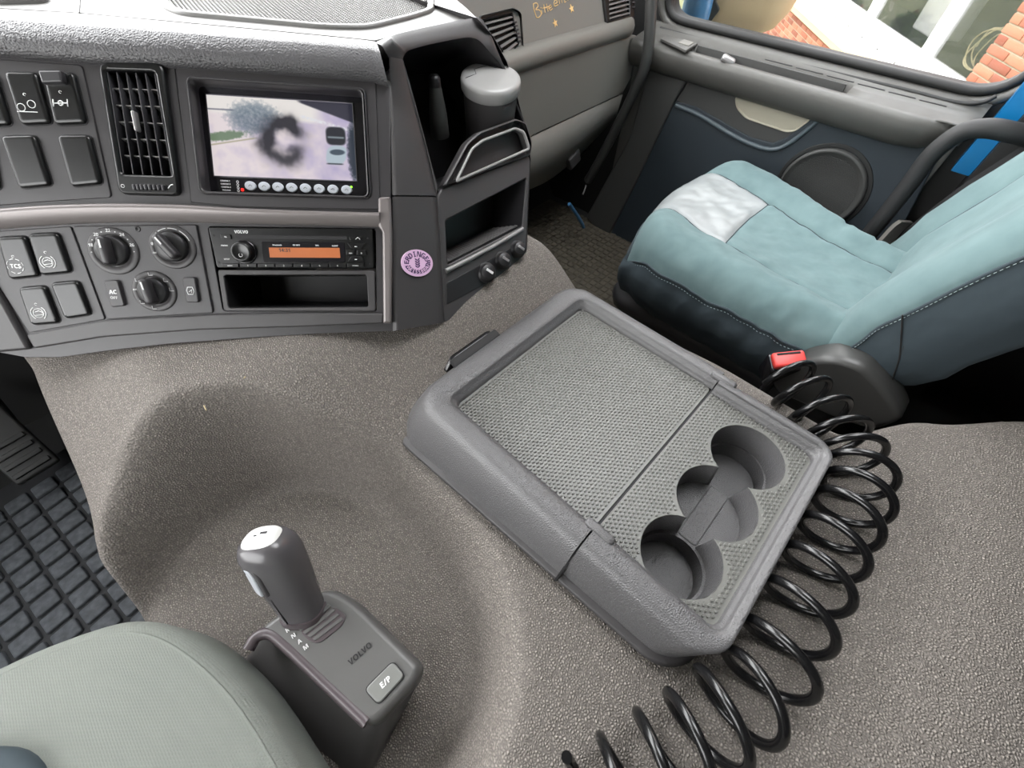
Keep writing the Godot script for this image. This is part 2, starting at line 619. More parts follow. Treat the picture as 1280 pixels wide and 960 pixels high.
# ---------------------------------------------------------------- engine tunnel
func step(a: float, b: float, t: float) -> float:
	return smoothstep(a, b, t)
func tunnel_right(z: float) -> float:
	return lerpf(0.51, 0.565, step(-0.40, -0.02, z)) + 0.09 * step(0.125, 0.215, z) + 0.085 * step(0.20, 0.33, z) + 0.12 * step(0.32, 0.6, z)
func tunnel_h(x: float, z: float) -> float:   # height from the eye
	var h := lerpf(-0.40, -0.505, step(-0.47, -0.24, z))
	h = lerpf(h, lerpf(-0.42, -0.505, step(-0.40, -0.26, z)), step(0.15, 0.32, x))
	# flank that falls towards the driver's footwell
	h -= 0.125 * (1.0 - step(-0.25, -0.05, x)) * step(-0.78, -0.48, z)
	# well round the gear selector, steep towards the dashboard, softer towards the console
	var dx := (x + 0.12) / 0.165
	var dz := (z + 0.20) / (0.232 if z < -0.20 else 0.175)
	var d := pow(pow(absf(dx), 2.4) + pow(absf(dz), 2.4), 1.0 / 2.4)
	var ahead := step(-0.24, -0.40, z)
	var w := 1.0 - step(0.97, lerpf(1.42, 1.20, ahead), d)
	h = lerpf(h, -0.607, w)
	h += 0.045 * step(0.10, 0.34, z) + 0.03 * step(0.3, 0.7, z)   # rises towards the bunk
	# the console stands over an opening in the cover
	h -= 0.07 * step(0.15, 0.18, x) * (1.0 - step(0.43, 0.455, x)) * step(-0.29, -0.26, z) * (1.0 - step(0.075, 0.10, z))
	# under the dashboard the cover drops away
	var front := -0.71 + 0.82 * (x + 0.17) if x < 0.20 else -0.43
	h -= 0.3 * (1.0 - step(front - 0.06, front, z))
	return h
func build_tunnel():
	var st := SurfaceTool.new()
	st.begin(Mesh.PRIMITIVE_TRIANGLES)
	st.set_smooth_group(1)
	var us := []
	for k in 7:
		us.append(-0.12 + 0.11 * k / 6.0)
	for k in 13:
		us.append(0.0 + 0.06 * k / 12.0)
	for k in 60:
		us.append(0.06 + 0.88 * (k + 1) / 60.0)
	for k in 12:
		us.append(0.94 + 0.06 * (k + 1) / 12.0)
	for k in 7:
		us.append(1.01 + 0.11 * k / 6.0)
	var rows := []
	var n := 240
	for i in n + 1:
		var z := -1.0 + 1.9 * i / n
		var he := lerpf(-0.40, -0.575, clampf((z + 0.68) / 0.30, 0.0, 1.0))
		var x0 := 0.437 * he
		var x1 := tunnel_right(z)
		var row := []
		for u in us:
			var t := clampf(u, 0.0, 1.0)
			var x := lerpf(x0, x1, t)
			var y := tunnel_h(x, z)
			var e := minf((x - x0) / 0.035, (x1 - x) / 0.03)   # rounded shoulders
			if e < 1.0:
				y -= 0.035 * (1.0 - sqrt(maxf(0.0, 1.0 - (1.0 - e) * (1.0 - e))))
			if u < 0.0:
				y = lerpf(y, -0.9, (-u) / 0.12)
				x -= 0.02 * (-u) / 0.12
			elif u > 1.0:
				y = lerpf(y, -0.9, (u - 1.0) / 0.12)
				x += 0.02 * (u - 1.0) / 0.12
			row.append(V(x, y, z))
		rows.append(row)
	loft_into(st, rows, false)
	st.generate_normals()
	solo(st.commit(), "engine_tunnel", M.tunnel, "grey grained vinyl cover of the engine tunnel between the seats", "tunnel cover", Transform3D(), "", "structure")

# ---------------------------------------------------------------- dashboard facing the driver
func P2(a: Array) -> Array:   # flat number list to points
	var o := []
	for i in range(0, a.size(), 2):
		o.append(Vector2(a[i], a[i + 1]))
	return o
func panel(px: Array, r: float, z0: float, z1: float, bevel: float, called: String, m: Material, parent: Node3D, f := FACE) -> MeshInstance3D:
	return put(slab(rounded(flats(f, P2(px)), r), z0, z1, bevel), called, m, parent, f)
func top_point(p: Vector2) -> Vector3:   # gently falling top of the dashboard
	var a := V(0.052, -0.135, -0.83)
	var b := V(0.341, -0.155, -0.546)
	var f := frame_of(a, b - a, Vector3(0, 0, -1).slide((b - a).normalized()).slide(Vector3.UP))
	return on_frame(f, p)
func build_dashboard():
	var t := thing("dashboard", "dark grey driver dashboard with padded top and curved silver trim bar", "dashboard", on_frame(FACE, Vector2(220, 430)))
	# front plate with openings for vent, monitor and radio slot
	var outline := flats(FACE, P2([-330, 33, -120, 52, 0, 63, 125, 73, 220, 78, 350, 87, 470, 97, 488, 101, 489, 250, 491, 414, 400, 417, 320, 422, 212, 430, 140, 438, 75, 447, 32, 447, 0, 441, -60, 430, -110, 420, -330, 375]))
	var h_vent := rounded(flats(FACE, P2([131, 84, 205, 85, 225, 242, 156, 240])), 0.006)
	var h_mon := rounded(flats(FACE, P2([236, 98, 456, 114, 463, 247, 253, 241])), 0.008)
	var h_rad := rounded(flats(FACE, P2([260, 283, 470, 286, 471, 389, 279, 389])), 0.003)
	put(plate_with_holes(outline, [h_vent, h_mon, h_rad], -0.006, 0.0, 0.0006), "face_panel", M.dash_dark, t, FACE)
	put(plate_with_holes(inset(outline, 0.004), [inset(h_rad, -0.001)], -0.056, -0.05, 0.0005), "inner_body", M.void, t, FACE)
	put(loft([ring3(inset(outline, 0.001), -0.056), ring3(inset(outline, 0.001), -0.004)], false, false), "side_skin", M.dash, t, FACE)
	# monitor fascia and switch plates, a hair proud of the face
	put(plate_with_holes(rounded(flats(FACE, P2([220, 80, 470, 99, 476, 262, 300, 259, 240, 253])), 0.003), [rounded(flats(FACE, P2([234, 95.5, 458, 111, 465.5, 249, 251, 243])), 0.008)], -0.002, 0.0012, 0.0006), "monitor_fascia", M.dash_dark, t, FACE)
	panel([-70, 70, 104, 82, 141, 247, 60, 252, 0, 257, -70, 264], 0.004, -0.001, 0.0016, 0.0008, "switch_plate", M.dash_dark, t)
	panel([-30, 291, 90, 283, 133, 399, 38, 416, 0, 357], 0.003, -0.001, 0.0016, 0.0008, "switch_plate", M.dash_dark, t)
	# silver bar between the two rows
	var tp := smooth_path(P2([-330, 294, -200, 281, -60, 267, 0, 262, 62, 257.5, 125, 255.5, 180, 255.5, 237, 257, 300, 261, 390, 264.5, 476, 266.5]), 3)
	var bt := smooth_path(P2([-330, 319, -200, 306, -60, 292, 0, 287, 62, 282, 125, 279, 180, 278, 237, 278.5, 300, 280, 390, 282, 476, 284]), 3)
	var rows := []
	for s in [[0.0, -0.003], [0.0, 0.006], [0.06, 0.010], [0.16, 0.0125], [0.35, 0.012], [0.7, 0.008], [0.93, 0.005], [1.0, 0.003], [1.0, -0.003]]:
		var r := []
		for i in tp.size():
			r.append(on_frame(FACE, tp[i].lerp(bt[i], s[0])) + FACE.basis.z * s[1])
		rows.append(r)
	put(loft(rows, false, false, false), "trim_bar", M.trim, t)
	panel([474, 249, 478, 247, 489, 247, 491, 300, 490, 404, 480, 404, 479, 290, 474, 284], 0.002, -0.003, 0.007, 0.003, "trim_upright", M.trim, t)
	# lower edge strip
	panel([37, 418, 134, 400, 270, 392.5, 380, 391, 480, 391.5, 480, 404, 380, 408, 250, 412, 132, 421, 47, 435], 0.003, -0.003, 0.005, 0.002, "lower_trim", M.dash, t)
	panel([-60, 300, -30, 300, -4, 352, 30, 414, 42, 436, 0, 440, -60, 430], 0.004, -0.003, 0.006, 0.003, "knee_panel", M.dash, t)
	# padded roll
	var e := P2([-330, 35, -120, 54, 0, 65, 125, 75, 220, 80, 350, 89, 440, 96, 470, 99, 486, 103])
	var s := P2([-330, -14, -120, 2, 0, 11, 100, 17, 200, 26, 320, 37, 420, 46.5, 455, 50, 469, 52])
	var top_row := []
	var low_row := []
	for i in e.size():
		top_row.append(top_point(s[i]))
		low_row.append(on_frame(FACE, e[i]))
	var pr := []
	for a in [[0.0, -0.004, -0.02], [0.0, 0.0, 0.0], [0.18, 0.006, 0.0], [0.42, 0.010, 0.006], [0.66, 0.009, 0.014], [0.86, 0.002, 0.016], [0.97, -0.004, 0.012], [1.0, -0.006, 0.004], [1.0, -0.006, -0.004]]:
		var r := []
		for i in e.size():
			r.append(top_row[i].lerp(low_row[i], a[0]) + Vector3.UP * a[1] + FACE.basis.z * a[2])
		pr.append(smooth_path(r, 5))
	put(loft(pr, false, false, false), "padded_roll", M.pad, t)
	var endcap := []
	for r in pr:
		endcap.append(r[r.size() - 1])
	var st := SurfaceTool.new()
	st.begin(Mesh.PRIMITIVE_TRIANGLES)
	st.set_smooth_group(-1)
	cap(st, endcap)
	st.generate_normals()
	put(st.commit(), "roll_end", M.pad, t)
	# top of the dashboard reaching to the windscreen, with the speaker grille
	var a0 := V(0.052, -0.135, -0.83)
	var b0 := V(0.341, -0.155, -0.546)
	var tf := frame_of(a0, b0 - a0, Vector3(0, 0, -1).slide((b0 - a0).normalized()).slide(Vector3.UP))
	var tpoly := flats(tf, P2([-110, 3, 0, 10, 100, 16, 200, 25, 320, 36, 420, 45.5, 469, 50.5, 520, 38.5, 596, 21.5, 584, 10, 567, -4]))
	for p in [Vector2(0.40, 0.42), Vector2(0.15, 0.62), Vector2(-0.6, 0.10), Vector2(-0.6, -0.02)]:
		tpoly.append(p)
	var gr_out := rounded(PackedVector2Array([Vector2(0.10, 0.13), Vector2(0.144, 0.056), Vector2(0.173, 0.033), Vector2(0.342, 0.028), Vector2(0.392, 0.041), Vector2(0.437, 0.104), Vector2(0.463, 0.149), Vector2(0.455, 0.25), Vector2(0.41, 0.30), Vector2(0.12, 0.30)]), 0.02, 5)
	put(plate_with_holes(tpoly, [inset(gr_out, 0.004)], -0.02, 0.0, 0.001), "top_panel", M.dash_top, t, tf)
	put(bowl(gr_out, 0.010, 0.004, -0.006, 0.003, 0.002), "grille_frame", M.dash_top, t, tf)
	var gi := inset(gr_out, 0.013)
	var dots := []
	var lo := Vector2(1e9, 1e9)
	var hi := -lo
	for p in gi:
		lo = lo.min(p)
		hi = hi.max(p)
	var yy := lo.y
	var k := 0
	while yy < hi.y:
		var xx := lo.x + (0.0028 if k % 2 == 1 else 0.0)
		while xx < hi.x:
			if Geometry2D.is_point_in_polygon(Vector2(xx, yy), gi):
				dots.append(tf * Transform3D(Basis(Vector3(1, 0, 0), PI / 2), Vector3(xx, yy, -0.0058)))
			xx += 0.0056
		yy += 0.0042
		k += 1
	studs(dots, bump_mesh(0.0022, 0.0017, 0.0018), "grille_studs", M.dash_top, t)
	panel([-60, -30, 60, -22, 66, -2, 60, 4, 0, 6, -60, 3], 0.012, -0.001, 0.006, 0.004, "instrument_hood_edge", M.dash_top, t, tf)
	# seam lines where mouldings meet
	for ln in [[102, -14, 100, 16.5], [218, 80, 240, 253]]:
		var pts := []
		for q in 7:
			var p := Vector2(ln[0], ln[1]).lerp(Vector2(ln[2], ln[3]), q / 6.0)
			pts.append(on_frame(tf if ln[3] < 60 else FACE, p) + (tf.basis.z if ln[3] < 60 else FACE.basis.z) * 0.0003)
		put(tube(pts, 0.0006, 5), "seam_line", M.seam, t)
	build_switches(t)
	build_vent(t)
	build_pocket(t)
	build_climate()
	build_monitor()
	build_radio()

func rocker(px: Array, parent: Node3D, label := "") -> MeshInstance3D:
	var f := shift(FACE, 0.0016)
	var well := rounded(flats(f, P2(px)), 0.005, 4)
	put(slab(inset(well, -0.0012), -0.002, 0.0004, 0.0003), "switch_bezel", M.seam, parent, f)
	var rings := [ring3(well, -0.002), ring3(well, 0.0022), ring3(inset(well, 0.0008), 0.0036), ring3(inset(well, 0.002), 0.0042), ring3(inset(well, 0.004), 0.0043)]
	var o := put(loft(rings), "switch", M.key, parent, f)
	if label != "":
		o.set_meta("label", label)
	return o
func mark(pts: Array, w: float, parent: Node3D, z: float, m: Material = null, f := FACE):   # thin printed stroke through pixel points
	var line := []
	for p in pts:
		line.append(on_frame(f, p) + f.basis.z * z)
	put(tube(line, w, 4), "symbol", m if m else M.white, parent)
func ring_mark(c: Vector2, rx: float, a0: float, a1: float, w: float, parent: Node3D, z: float, f := FACE):
	var q := flat(f, c)
	var line := []
	for k in 13:
		var a := lerpf(a0, a1, k / 12.0)
		line.append(f * Vector3(q.x + cos(a) * rx, q.y + sin(a) * rx, z))
	put(tube(line, w, 4), "symbol", M.white, parent)
func build_switches(t: Node3D):
	var z := 0.0061
	rocker([-38, 92, -3, 92, 17, 157, -20, 159], t)
	var s1 := rocker([9, 91, 49, 92, 67, 155, 30, 157], t, "rocker switch with two rings over a line")
	ring_mark(Vector2(34, 137), 0.0036, 0, TAU, 0.0004, s1, z)
	ring_mark(Vector2(46.5, 133), 0.0036, 0, TAU, 0.0004, s1, z)
	mark(P2([29, 142, 54, 143]), 0.0004, s1, z)
	var s2 := rocker([57, 92, 95, 92, 111, 155, 72, 157], t, "guarded rocker switch with an axle symbol")
	panel([60, 94, 88, 94, 91, 109, 65, 110], 0.002, 0.003, 0.012, 0.002, "switch_guard", M.vane, s2)
	mark(P2([73, 127, 74, 136]), 0.0007, s2, z)
	mark(P2([90.5, 127, 91.5, 136]), 0.0007, s2, z)
	mark(P2([74, 132, 91, 131.5]), 0.0005, s2, z)
	ring_mark(Vector2(82.5, 131.7), 0.0022, 0, TAU, 0.0006, s2, z)
	rocker([-40, 172, -8, 171, 3, 237, -30, 240], t)
	rocker([5, 171, 47, 170, 67, 232, 27, 236], t)
	rocker([75, 170, 115, 170, 130, 230, 92, 234], t)
	# lower group
	var s3 := rocker([0, 297, 35, 295, 52, 345, 15, 349], t, "rocker switch printed TCS in a ring")
	text_on(FACE, Vector2(26.5, 333), "TCS", 0.0062, "symbol", M.white, s3, z)
	for k in 8:
		ring_mark(Vector2(26, 333), 0.0078, k * TAU / 8 + 0.06, k * TAU / 8 + 0.55, 0.0004, s3, z)
	var s4 := rocker([38, 293, 75, 291, 92, 340, 54, 344], t, "rocker switch with a brake ring symbol")
	var s5 := rocker([26, 360, 59, 357, 77, 403, 42, 406], t, "rocker switch with a brake pedal symbol")
	rocker([66, 354, 100, 351, 116, 393, 84, 398], t)
	for a in [[s4, Vector2(66, 328)], [s5, Vector2(54.5, 391)]]:
		ring_mark(a[1], 0.0052, 0, TAU, 0.00042, a[0], z)
		ring_mark(a[1], 0.0076, -1.0, 1.0, 0.00042, a[0], z)
		ring_mark(a[1], 0.0076, PI - 1.0, PI + 1.0, 0.00042, a[0], z)
		mark([a[1] + Vector2(-5, -1), a[1] + Vector2(0, -3), a[1] + Vector2(5, -1), a[1] + Vector2(5, 2), a[1] + Vector2(-4, 3)], 0.0004, a[0], z)
	for a in [[s1, Vector2(38, 121)], [s2, Vector2(82, 118)], [s3, Vector2(23, 321)], [s4, Vector2(63, 316)], [s5, Vector2(51, 380)]]:
		ring_mark(a[1], 0.0012, 0.3, PI * 1.6, 0.0003, a[0], z)

func build_vent(t: Node3D):
	var fr := rounded(flats(FACE, P2([127, 80, 208, 81, 229, 246, 153, 244])), 0.009, 5)
	var o := rounded(flats(FACE, P2([137, 91, 198, 93, 219, 221, 157, 219])), 0.003)
	var v := put(plate_with_holes(fr, [o], -0.004, 0.006, 0.0025), "air_vent", M.key, t, FACE)
	put(slab(inset(o, -0.002), -0.05, -0.045, 0.0), "duct", M.void, v, FACE)
	var c := P2([138, 92, 197, 94, 218, 220, 158, 218])
	for k in 6:   # upright fins
		var s := k / 5.0
		var a: Vector2 = c[0].lerp(c[1], s)
		var b: Vector2 = c[3].lerp(c[2], s)
		put(slab(flats(FACE, [a + Vector2(-0.7, 0), a + Vector2(0.7, 0), b + Vector2(0.7, 0), b + Vector2(-0.7, 0)]), -0.010, 0.004, 0.0002), "fin", M.vane, v, FACE)
	for k in 5:   # level vanes behind them
		var s := (k + 0.9) / 6.0
		var a: Vector2 = c[0].lerp(c[3], s)
		var b: Vector2 = c[1].lerp(c[2], s)
		var q := [on_frame(FACE, a), on_frame(FACE, b)]
		var u: Vector3 = (q[1] - q[0])
		var f := frame_of((q[0] + q[1]) / 2.0 - FACE.basis.z * 0.006, u, FACE.basis.y * 0.15 + FACE.basis.z * 0.98)
		put(rbox(Vector3(u.length(), 0.010, 0.0014), 0.0005), "vane", M.silver, v, f)
	put(rbox(Vector3(0.0035, 0.020, 0.008), 0.0017), "vane_tab", M.silver, v, Transform3D(FACE.basis, on_frame(FACE, Vector2(174.5, 154)) + FACE.basis.z * 0.005))
	# thumb wheel
	var wf := shift(FACE, 0.006)
	put(slab(rounded(flats(wf, P2([165, 229, 209, 230, 211, 240, 168, 239.5])), 0.002), -0.003, 0.0006, 0.0004), "wheel_slot", M.seam, v, wf)
	for k in 8:
		var p := Vector2(170, 234.5).lerp(Vector2(206, 235.3), k / 7.0)
		put(rbox(Vector3(0.0032, 0.0060, 0.004), 0.0012), "thumb_wheel_rib", M.vane, v, Transform3D(FACE.basis, on_frame(wf, p) + FACE.basis.z * (0.0015 + 0.0018 * sin(PI * (k + 0.5) / 8.0))))
	ring_mark(Vector2(159, 234), 0.0017, 0, TAU, 0.0003, v, 0.0064)
	mark(P2([215, 237, 218, 233, 221, 232]), 0.0006, v, 0.0064)

func build_pocket(t: Node3D):
	var fr := rounded(flats(FACE, P2([273, 337, 469, 338, 470, 389, 281, 389])), 0.004)
	var inn := rounded(flats(FACE, P2([281, 344, 459, 343.5, 461, 384, 287, 385])), 0.003)
	var p := put(plate_with_holes(fr, [inn], -0.003, 0.002, 0.001), "open_pocket", M.dash, t, FACE)
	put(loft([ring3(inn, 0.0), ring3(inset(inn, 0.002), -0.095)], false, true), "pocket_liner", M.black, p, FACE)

# ---------------------------------------------------------------- heater controls
func build_climate():
	var t := thing("climate_panel", "dark grey heater control panel with three round dials", "control panel", on_frame(FACE, Vector2(190, 392)))
	panel([93, 283, 247, 281, 268, 391, 136, 399], 0.003, -0.001, 0.0026, 0.001, "panel", M.dash_dark, t)
	var f := shift(FACE, 0.0026)
	var dials := [[Vector2(143, 314), 0.026, 0.0165, 0.05], [Vector2(217, 309), 0.0245, 0.0165, 0.62], [Vector2(194, 364), 0.0235, 0.0155, 0.15]]
	for d in dials:
		var q := flat(f, d[0])
		var ring := put(lathe([Vector2(d[1] + 0.0005, -0.002), Vector2(d[1], 0.0012), Vector2(d[1] - 0.001, 0.0018), Vector2(d[2] + 0.0015, 0.0022), Vector2(d[2] + 0.001, 0.0010)], 40, true), "dial_ring", M.dash, t, f * Transform3D(Basis(), Vector3(q.x, q.y, 0)))
		var r: float = d[2]
		var dial := put(lathe([Vector2(r, -0.001), Vector2(r, 0.006), Vector2(r - 0.001, 0.0075), Vector2(r * 0.5, 0.0085), Vector2(0.0005, 0.0085)], 36, true), "dial", M.black, t, f * Transform3D(Basis(), Vector3(q.x, q.y, 0)))
		var g := f * Transform3D(Basis(Vector3(0, 0, 1), d[3]), Vector3(q.x, q.y, 0.012))
		put(rbox(Vector3(0.0105, r * 1.9, 0.014), 0.0045), "grip", M.dash_dark, dial, g)
		put(rbox(Vector3(0.0016, 0.009, 0.0008), 0.0003), "pointer", M.white, dial, Transform3D(g.basis, g * Vector3(0, r * 0.42, 0.0071)))
	# scale print
	var num := ["18", "20", "22", "24", "26"]
	for k in 5:
		var a := deg_to_rad(165 - 37 * k)
		text_on(f, px_round(f, Vector2(143, 314), 0.0218, a), num[k], 0.0046, "scale_print", M.print, t, 0.0022, 0.0)
	for k in 6:
		var a := deg_to_rad(184 - 37 * k)
		var q := flat(f, Vector2(143, 314)) + Vector2(cos(a), sin(a)) * 0.0218
		put(rbox(Vector3(0.0012, 0.0012, 0.0004), 0.0002), "scale_print", M.print, t, f * Transform3D(Basis(), Vector3(q.x, q.y, 0.0022)))
	for s in [[150, 132], [126, 100], [94, 68], [60, 20]]:
		var q := flat(f, Vector2(217, 309))
		var line := []
		for k in 9:
			var a := deg_to_rad(lerpf(s[0], s[1], k / 8.0))
			line.append(f * Vector3(q.x + cos(a) * 0.0207, q.y + sin(a) * 0.0207, 0.0021))
		put(tube(line, 0.0005, 4), "scale_print", M.print, t)
	text_on(f, px_round(f, Vector2(217, 309), 0.0207, deg_to_rad(172)), "0", 0.0042, "scale_print", M.print, t, 0.0022)
	text_on(f, px_round(f, Vector2(217, 309), 0.0205, deg_to_rad(200)), "AUT", 0.0024, "scale_print", M.print, t, 0.0022)
	text_on(f, px_round(f, Vector2(194, 364), 0.0195, deg_to_rad(176)), "AUT", 0.0024, "scale_print", M.print, t, 0.0022)
	for a in [90.0, 140.0, 40.0, 5.0, 222.0, 262.0]:   # little seat-and-arrow symbols
		var c := px_round(f, Vector2(194, 364), 0.0195, deg_to_rad(a))
		mark([c + Vector2(-3, -2), c + Vector2(-2, 2), c + Vector2(3, 2)], 0.0005, t, 0.0022, M.print, f)
	var fan := flat(f, Vector2(220, 332))
	for k in 4:
		var a := k * PI / 2 + 0.4
		put(lathe([Vector2(0.0013, 0.0), Vector2(0.0013, 0.0003)], 10, true), "fan_symbol", M.print, t, f * Transform3D(Basis(), Vector3(fan.x + cos(a) * 0.0018, fan.y + sin(a) * 0.0018, 0.0002)))
	var hole := flat(f, Vector2(172.5, 286.5))
	put(lathe([Vector2(0.003, 0.0), Vector2(0.003, 0.0006), Vector2(0.0015, 0.0006), Vector2(0.0012, -0.001)], 16, true), "air_sensor", M.black, t, f * Transform3D(Basis(), Vector3(hole.x, hole.y, 0)))
	var b1 := panel([132, 351, 150, 350, 159, 382, 142, 384], 0.003, -0.001, 0.0038, 0.0012, "button", M.dash_dark, t, f)
	text_on(f, Vector2(144.5, 365), "AC", 0.0062, "lettering", M.white, b1, 0.0040)
	text_on(f, Vector2(146, 372), "OFF", 0.0042, "lettering", M.print, b1, 0.0040)
	var b2 := panel([230, 347, 246, 346.5, 251, 378, 235, 378], 0.003, -0.001, 0.0038, 0.0012, "button", M.dash_dark, t, f)
	mark(P2([237, 359, 243, 359, 245, 364, 244, 368, 238, 368, 236, 363, 237, 359]), 0.0005, b2, 0.0040, M.white, f)
	mark(P2([239, 365, 242, 362, 242, 366]), 0.0004, b2, 0.0040, M.white, f)
func px_round(f: Transform3D, c: Vector2, r: float, a: float) -> Vector2:   # pixel of a point r metres from c on a plane
	var q := flat(f, c)
	var w := f * Vector3(q.x + cos(a) * r, q.y + sin(a) * r, 0) - EYE
	var d := w.dot(FORE)
	return Vector2(640 + FOCAL * w.dot(RIGHT) / d, 480 + FOCAL * w.dot(DOWN) / d)

# ---------------------------------------------------------------- camera monitor
func soft(d: float, w: float) -> float:   # 1 inside, fading over w outside
	return clampf(0.5 - d / w, 0.0, 1.0)
func screen_picture() -> ImageTexture:   # what the yard camera shows: pale yard, shrubs, a smeared lens, two parked cars
	var w := 320
	var h := 180
	var im := Image.create(w, h, false, Image.FORMAT_RGB8)
	var n := FastNoiseLite.new()
	n.seed = 4
	n.frequency = 0.018
	n.fractal_octaves = 3
	var n2 := FastNoiseLite.new()
	n2.seed = 9
	n2.frequency = 0.09
	for y in h:
		for x in w:
			var u := x / float(w)
			var v := y / float(h)
			var k := n.get_noise_2d(x, y)
			var d := n2.get_noise_2d(x, y)
			var p := Vector2(u, v)
			var c := Color(0.96, 0.91, 0.92).lerp(Color(0.74, 0.70, 0.84), clampf((u - 0.1) * 0.75 + k * 0.5, 0, 1))
			c = c.lerp(Color(0.98, 0.96, 0.94), soft(v - 0.20 - 0.1 * u, 0.05) * (1.0 - soft(0.75 - u, 0.1)))
			c = c.lerp(Color(0.50, 0.50, 0.55), soft(absf(v - 0.165) - 0.008, 0.012) * soft(u - 0.17, 0.02))
			var bush := ((p - Vector2(0.30, 0.25)) / Vector2(0.17, 0.19)).length() + d * 0.35
			c = c.lerp(Color(0.40, 0.47, 0.53), soft(bush - 1.0, 0.5) * (0.75 + d * 0.3))
			var hedge := ((p - Vector2(0.09, 0.49 - (u - 0.09) * 0.30)) / Vector2(0.15, 0.055)).length() + d * 0.3
			c = c.lerp(Color(0.40, 0.50, 0.38), soft(hedge - 1.0, 0.4) * 0.85)
			c = c.lerp(Color(0.74, 0.71, 0.62), soft(absf(v - (0.605 - u * 0.36)) - 0.009, 0.012) * soft(u - 0.30, 0.03))
			# barn roof and fence at the far side
			c = c.lerp(Color(0.20, 0.20, 0.25), soft(v - (u - 0.60) * 0.58 - 0.01, 0.02) * soft(0.62 - u, 0.04) * (1.0 if v < 0.3 else 0.0))
			c = c.lerp(Color(0.95, 0.95, 0.97), soft(absf(v - 0.19 - (u - 0.62) * 0.42) - 0.02, 0.02) * soft(0.62 - u, 0.02) * (0.6 + d))
			c = c.lerp(Color(0.16, 0.20, 0.24), soft(((p - Vector2(1.0, 0.62)) / Vector2(0.055, 0.40)).length() - 1.0 + d * 0.2, 0.4) * 0.9)
			# dark van, then a silver car below it
			var q := (p - Vector2(0.865, 0.42)) / Vector2(0.070, 0.115)
			var van := pow(pow(absf(q.x), 4.0) + pow(absf(q.y), 4.0), 0.25)
			c = c.lerp(Color(0.10, 0.12, 0.14), soft(van - 1.0, 0.2))
			c = c.lerp(Color(0.55, 0.60, 0.62), soft(absf(q.y - 0.15) - 0.10, 0.15) * soft(van - 0.85, 0.2))
			q = (p - Vector2(0.860, 0.665) - Vector2((v - 0.665) * -0.12, 0.0)) / Vector2(0.072, 0.125)
			var car := pow(pow(absf(q.x), 3.0) + pow(absf(q.y), 3.0), 1.0 / 3.0)
			c = c.lerp(Color(0.74, 0.80, 0.84), soft(car - 1.0, 0.15))
			c = c.lerp(Color(0.22, 0.28, 0.33), soft(((q - Vector2(0.05, -0.30)) / Vector2(0.75, 0.30)).length() - 1.0, 0.3) * 0.9)
			c = c.lerp(Color(0.16, 0.18, 0.20), soft(absf(q.y - 0.93) - 0.06, 0.12) * soft(absf(q.x) - 0.8, 0.3))
			# smear on the lens: a broken dark ring
			var r := (p - Vector2(0.49, 0.52)) / Vector2(0.165, 0.29)
			var ang := r.angle()
			var rad := r.length() + k * 0.25
			var s := exp(-pow((rad - 0.74) / 0.34, 2.0))
			s *= 1.0 - 0.85 * exp(-pow((ang - 0.0) / 0.45, 2.0))
			s *= 0.62 + 0.38 * exp(-pow((ang + 1.25) / 0.8, 2.0)) + 0.25 * exp(-pow((absf(ang) - PI) / 0.5, 2.0))
			c = c.lerp(Color(0.10, 0.10, 0.12), clampf(s * 1.35, 0, 0.93))
			im.set_pixel(x, y, c)
	return ImageTexture.create_from_image(im)
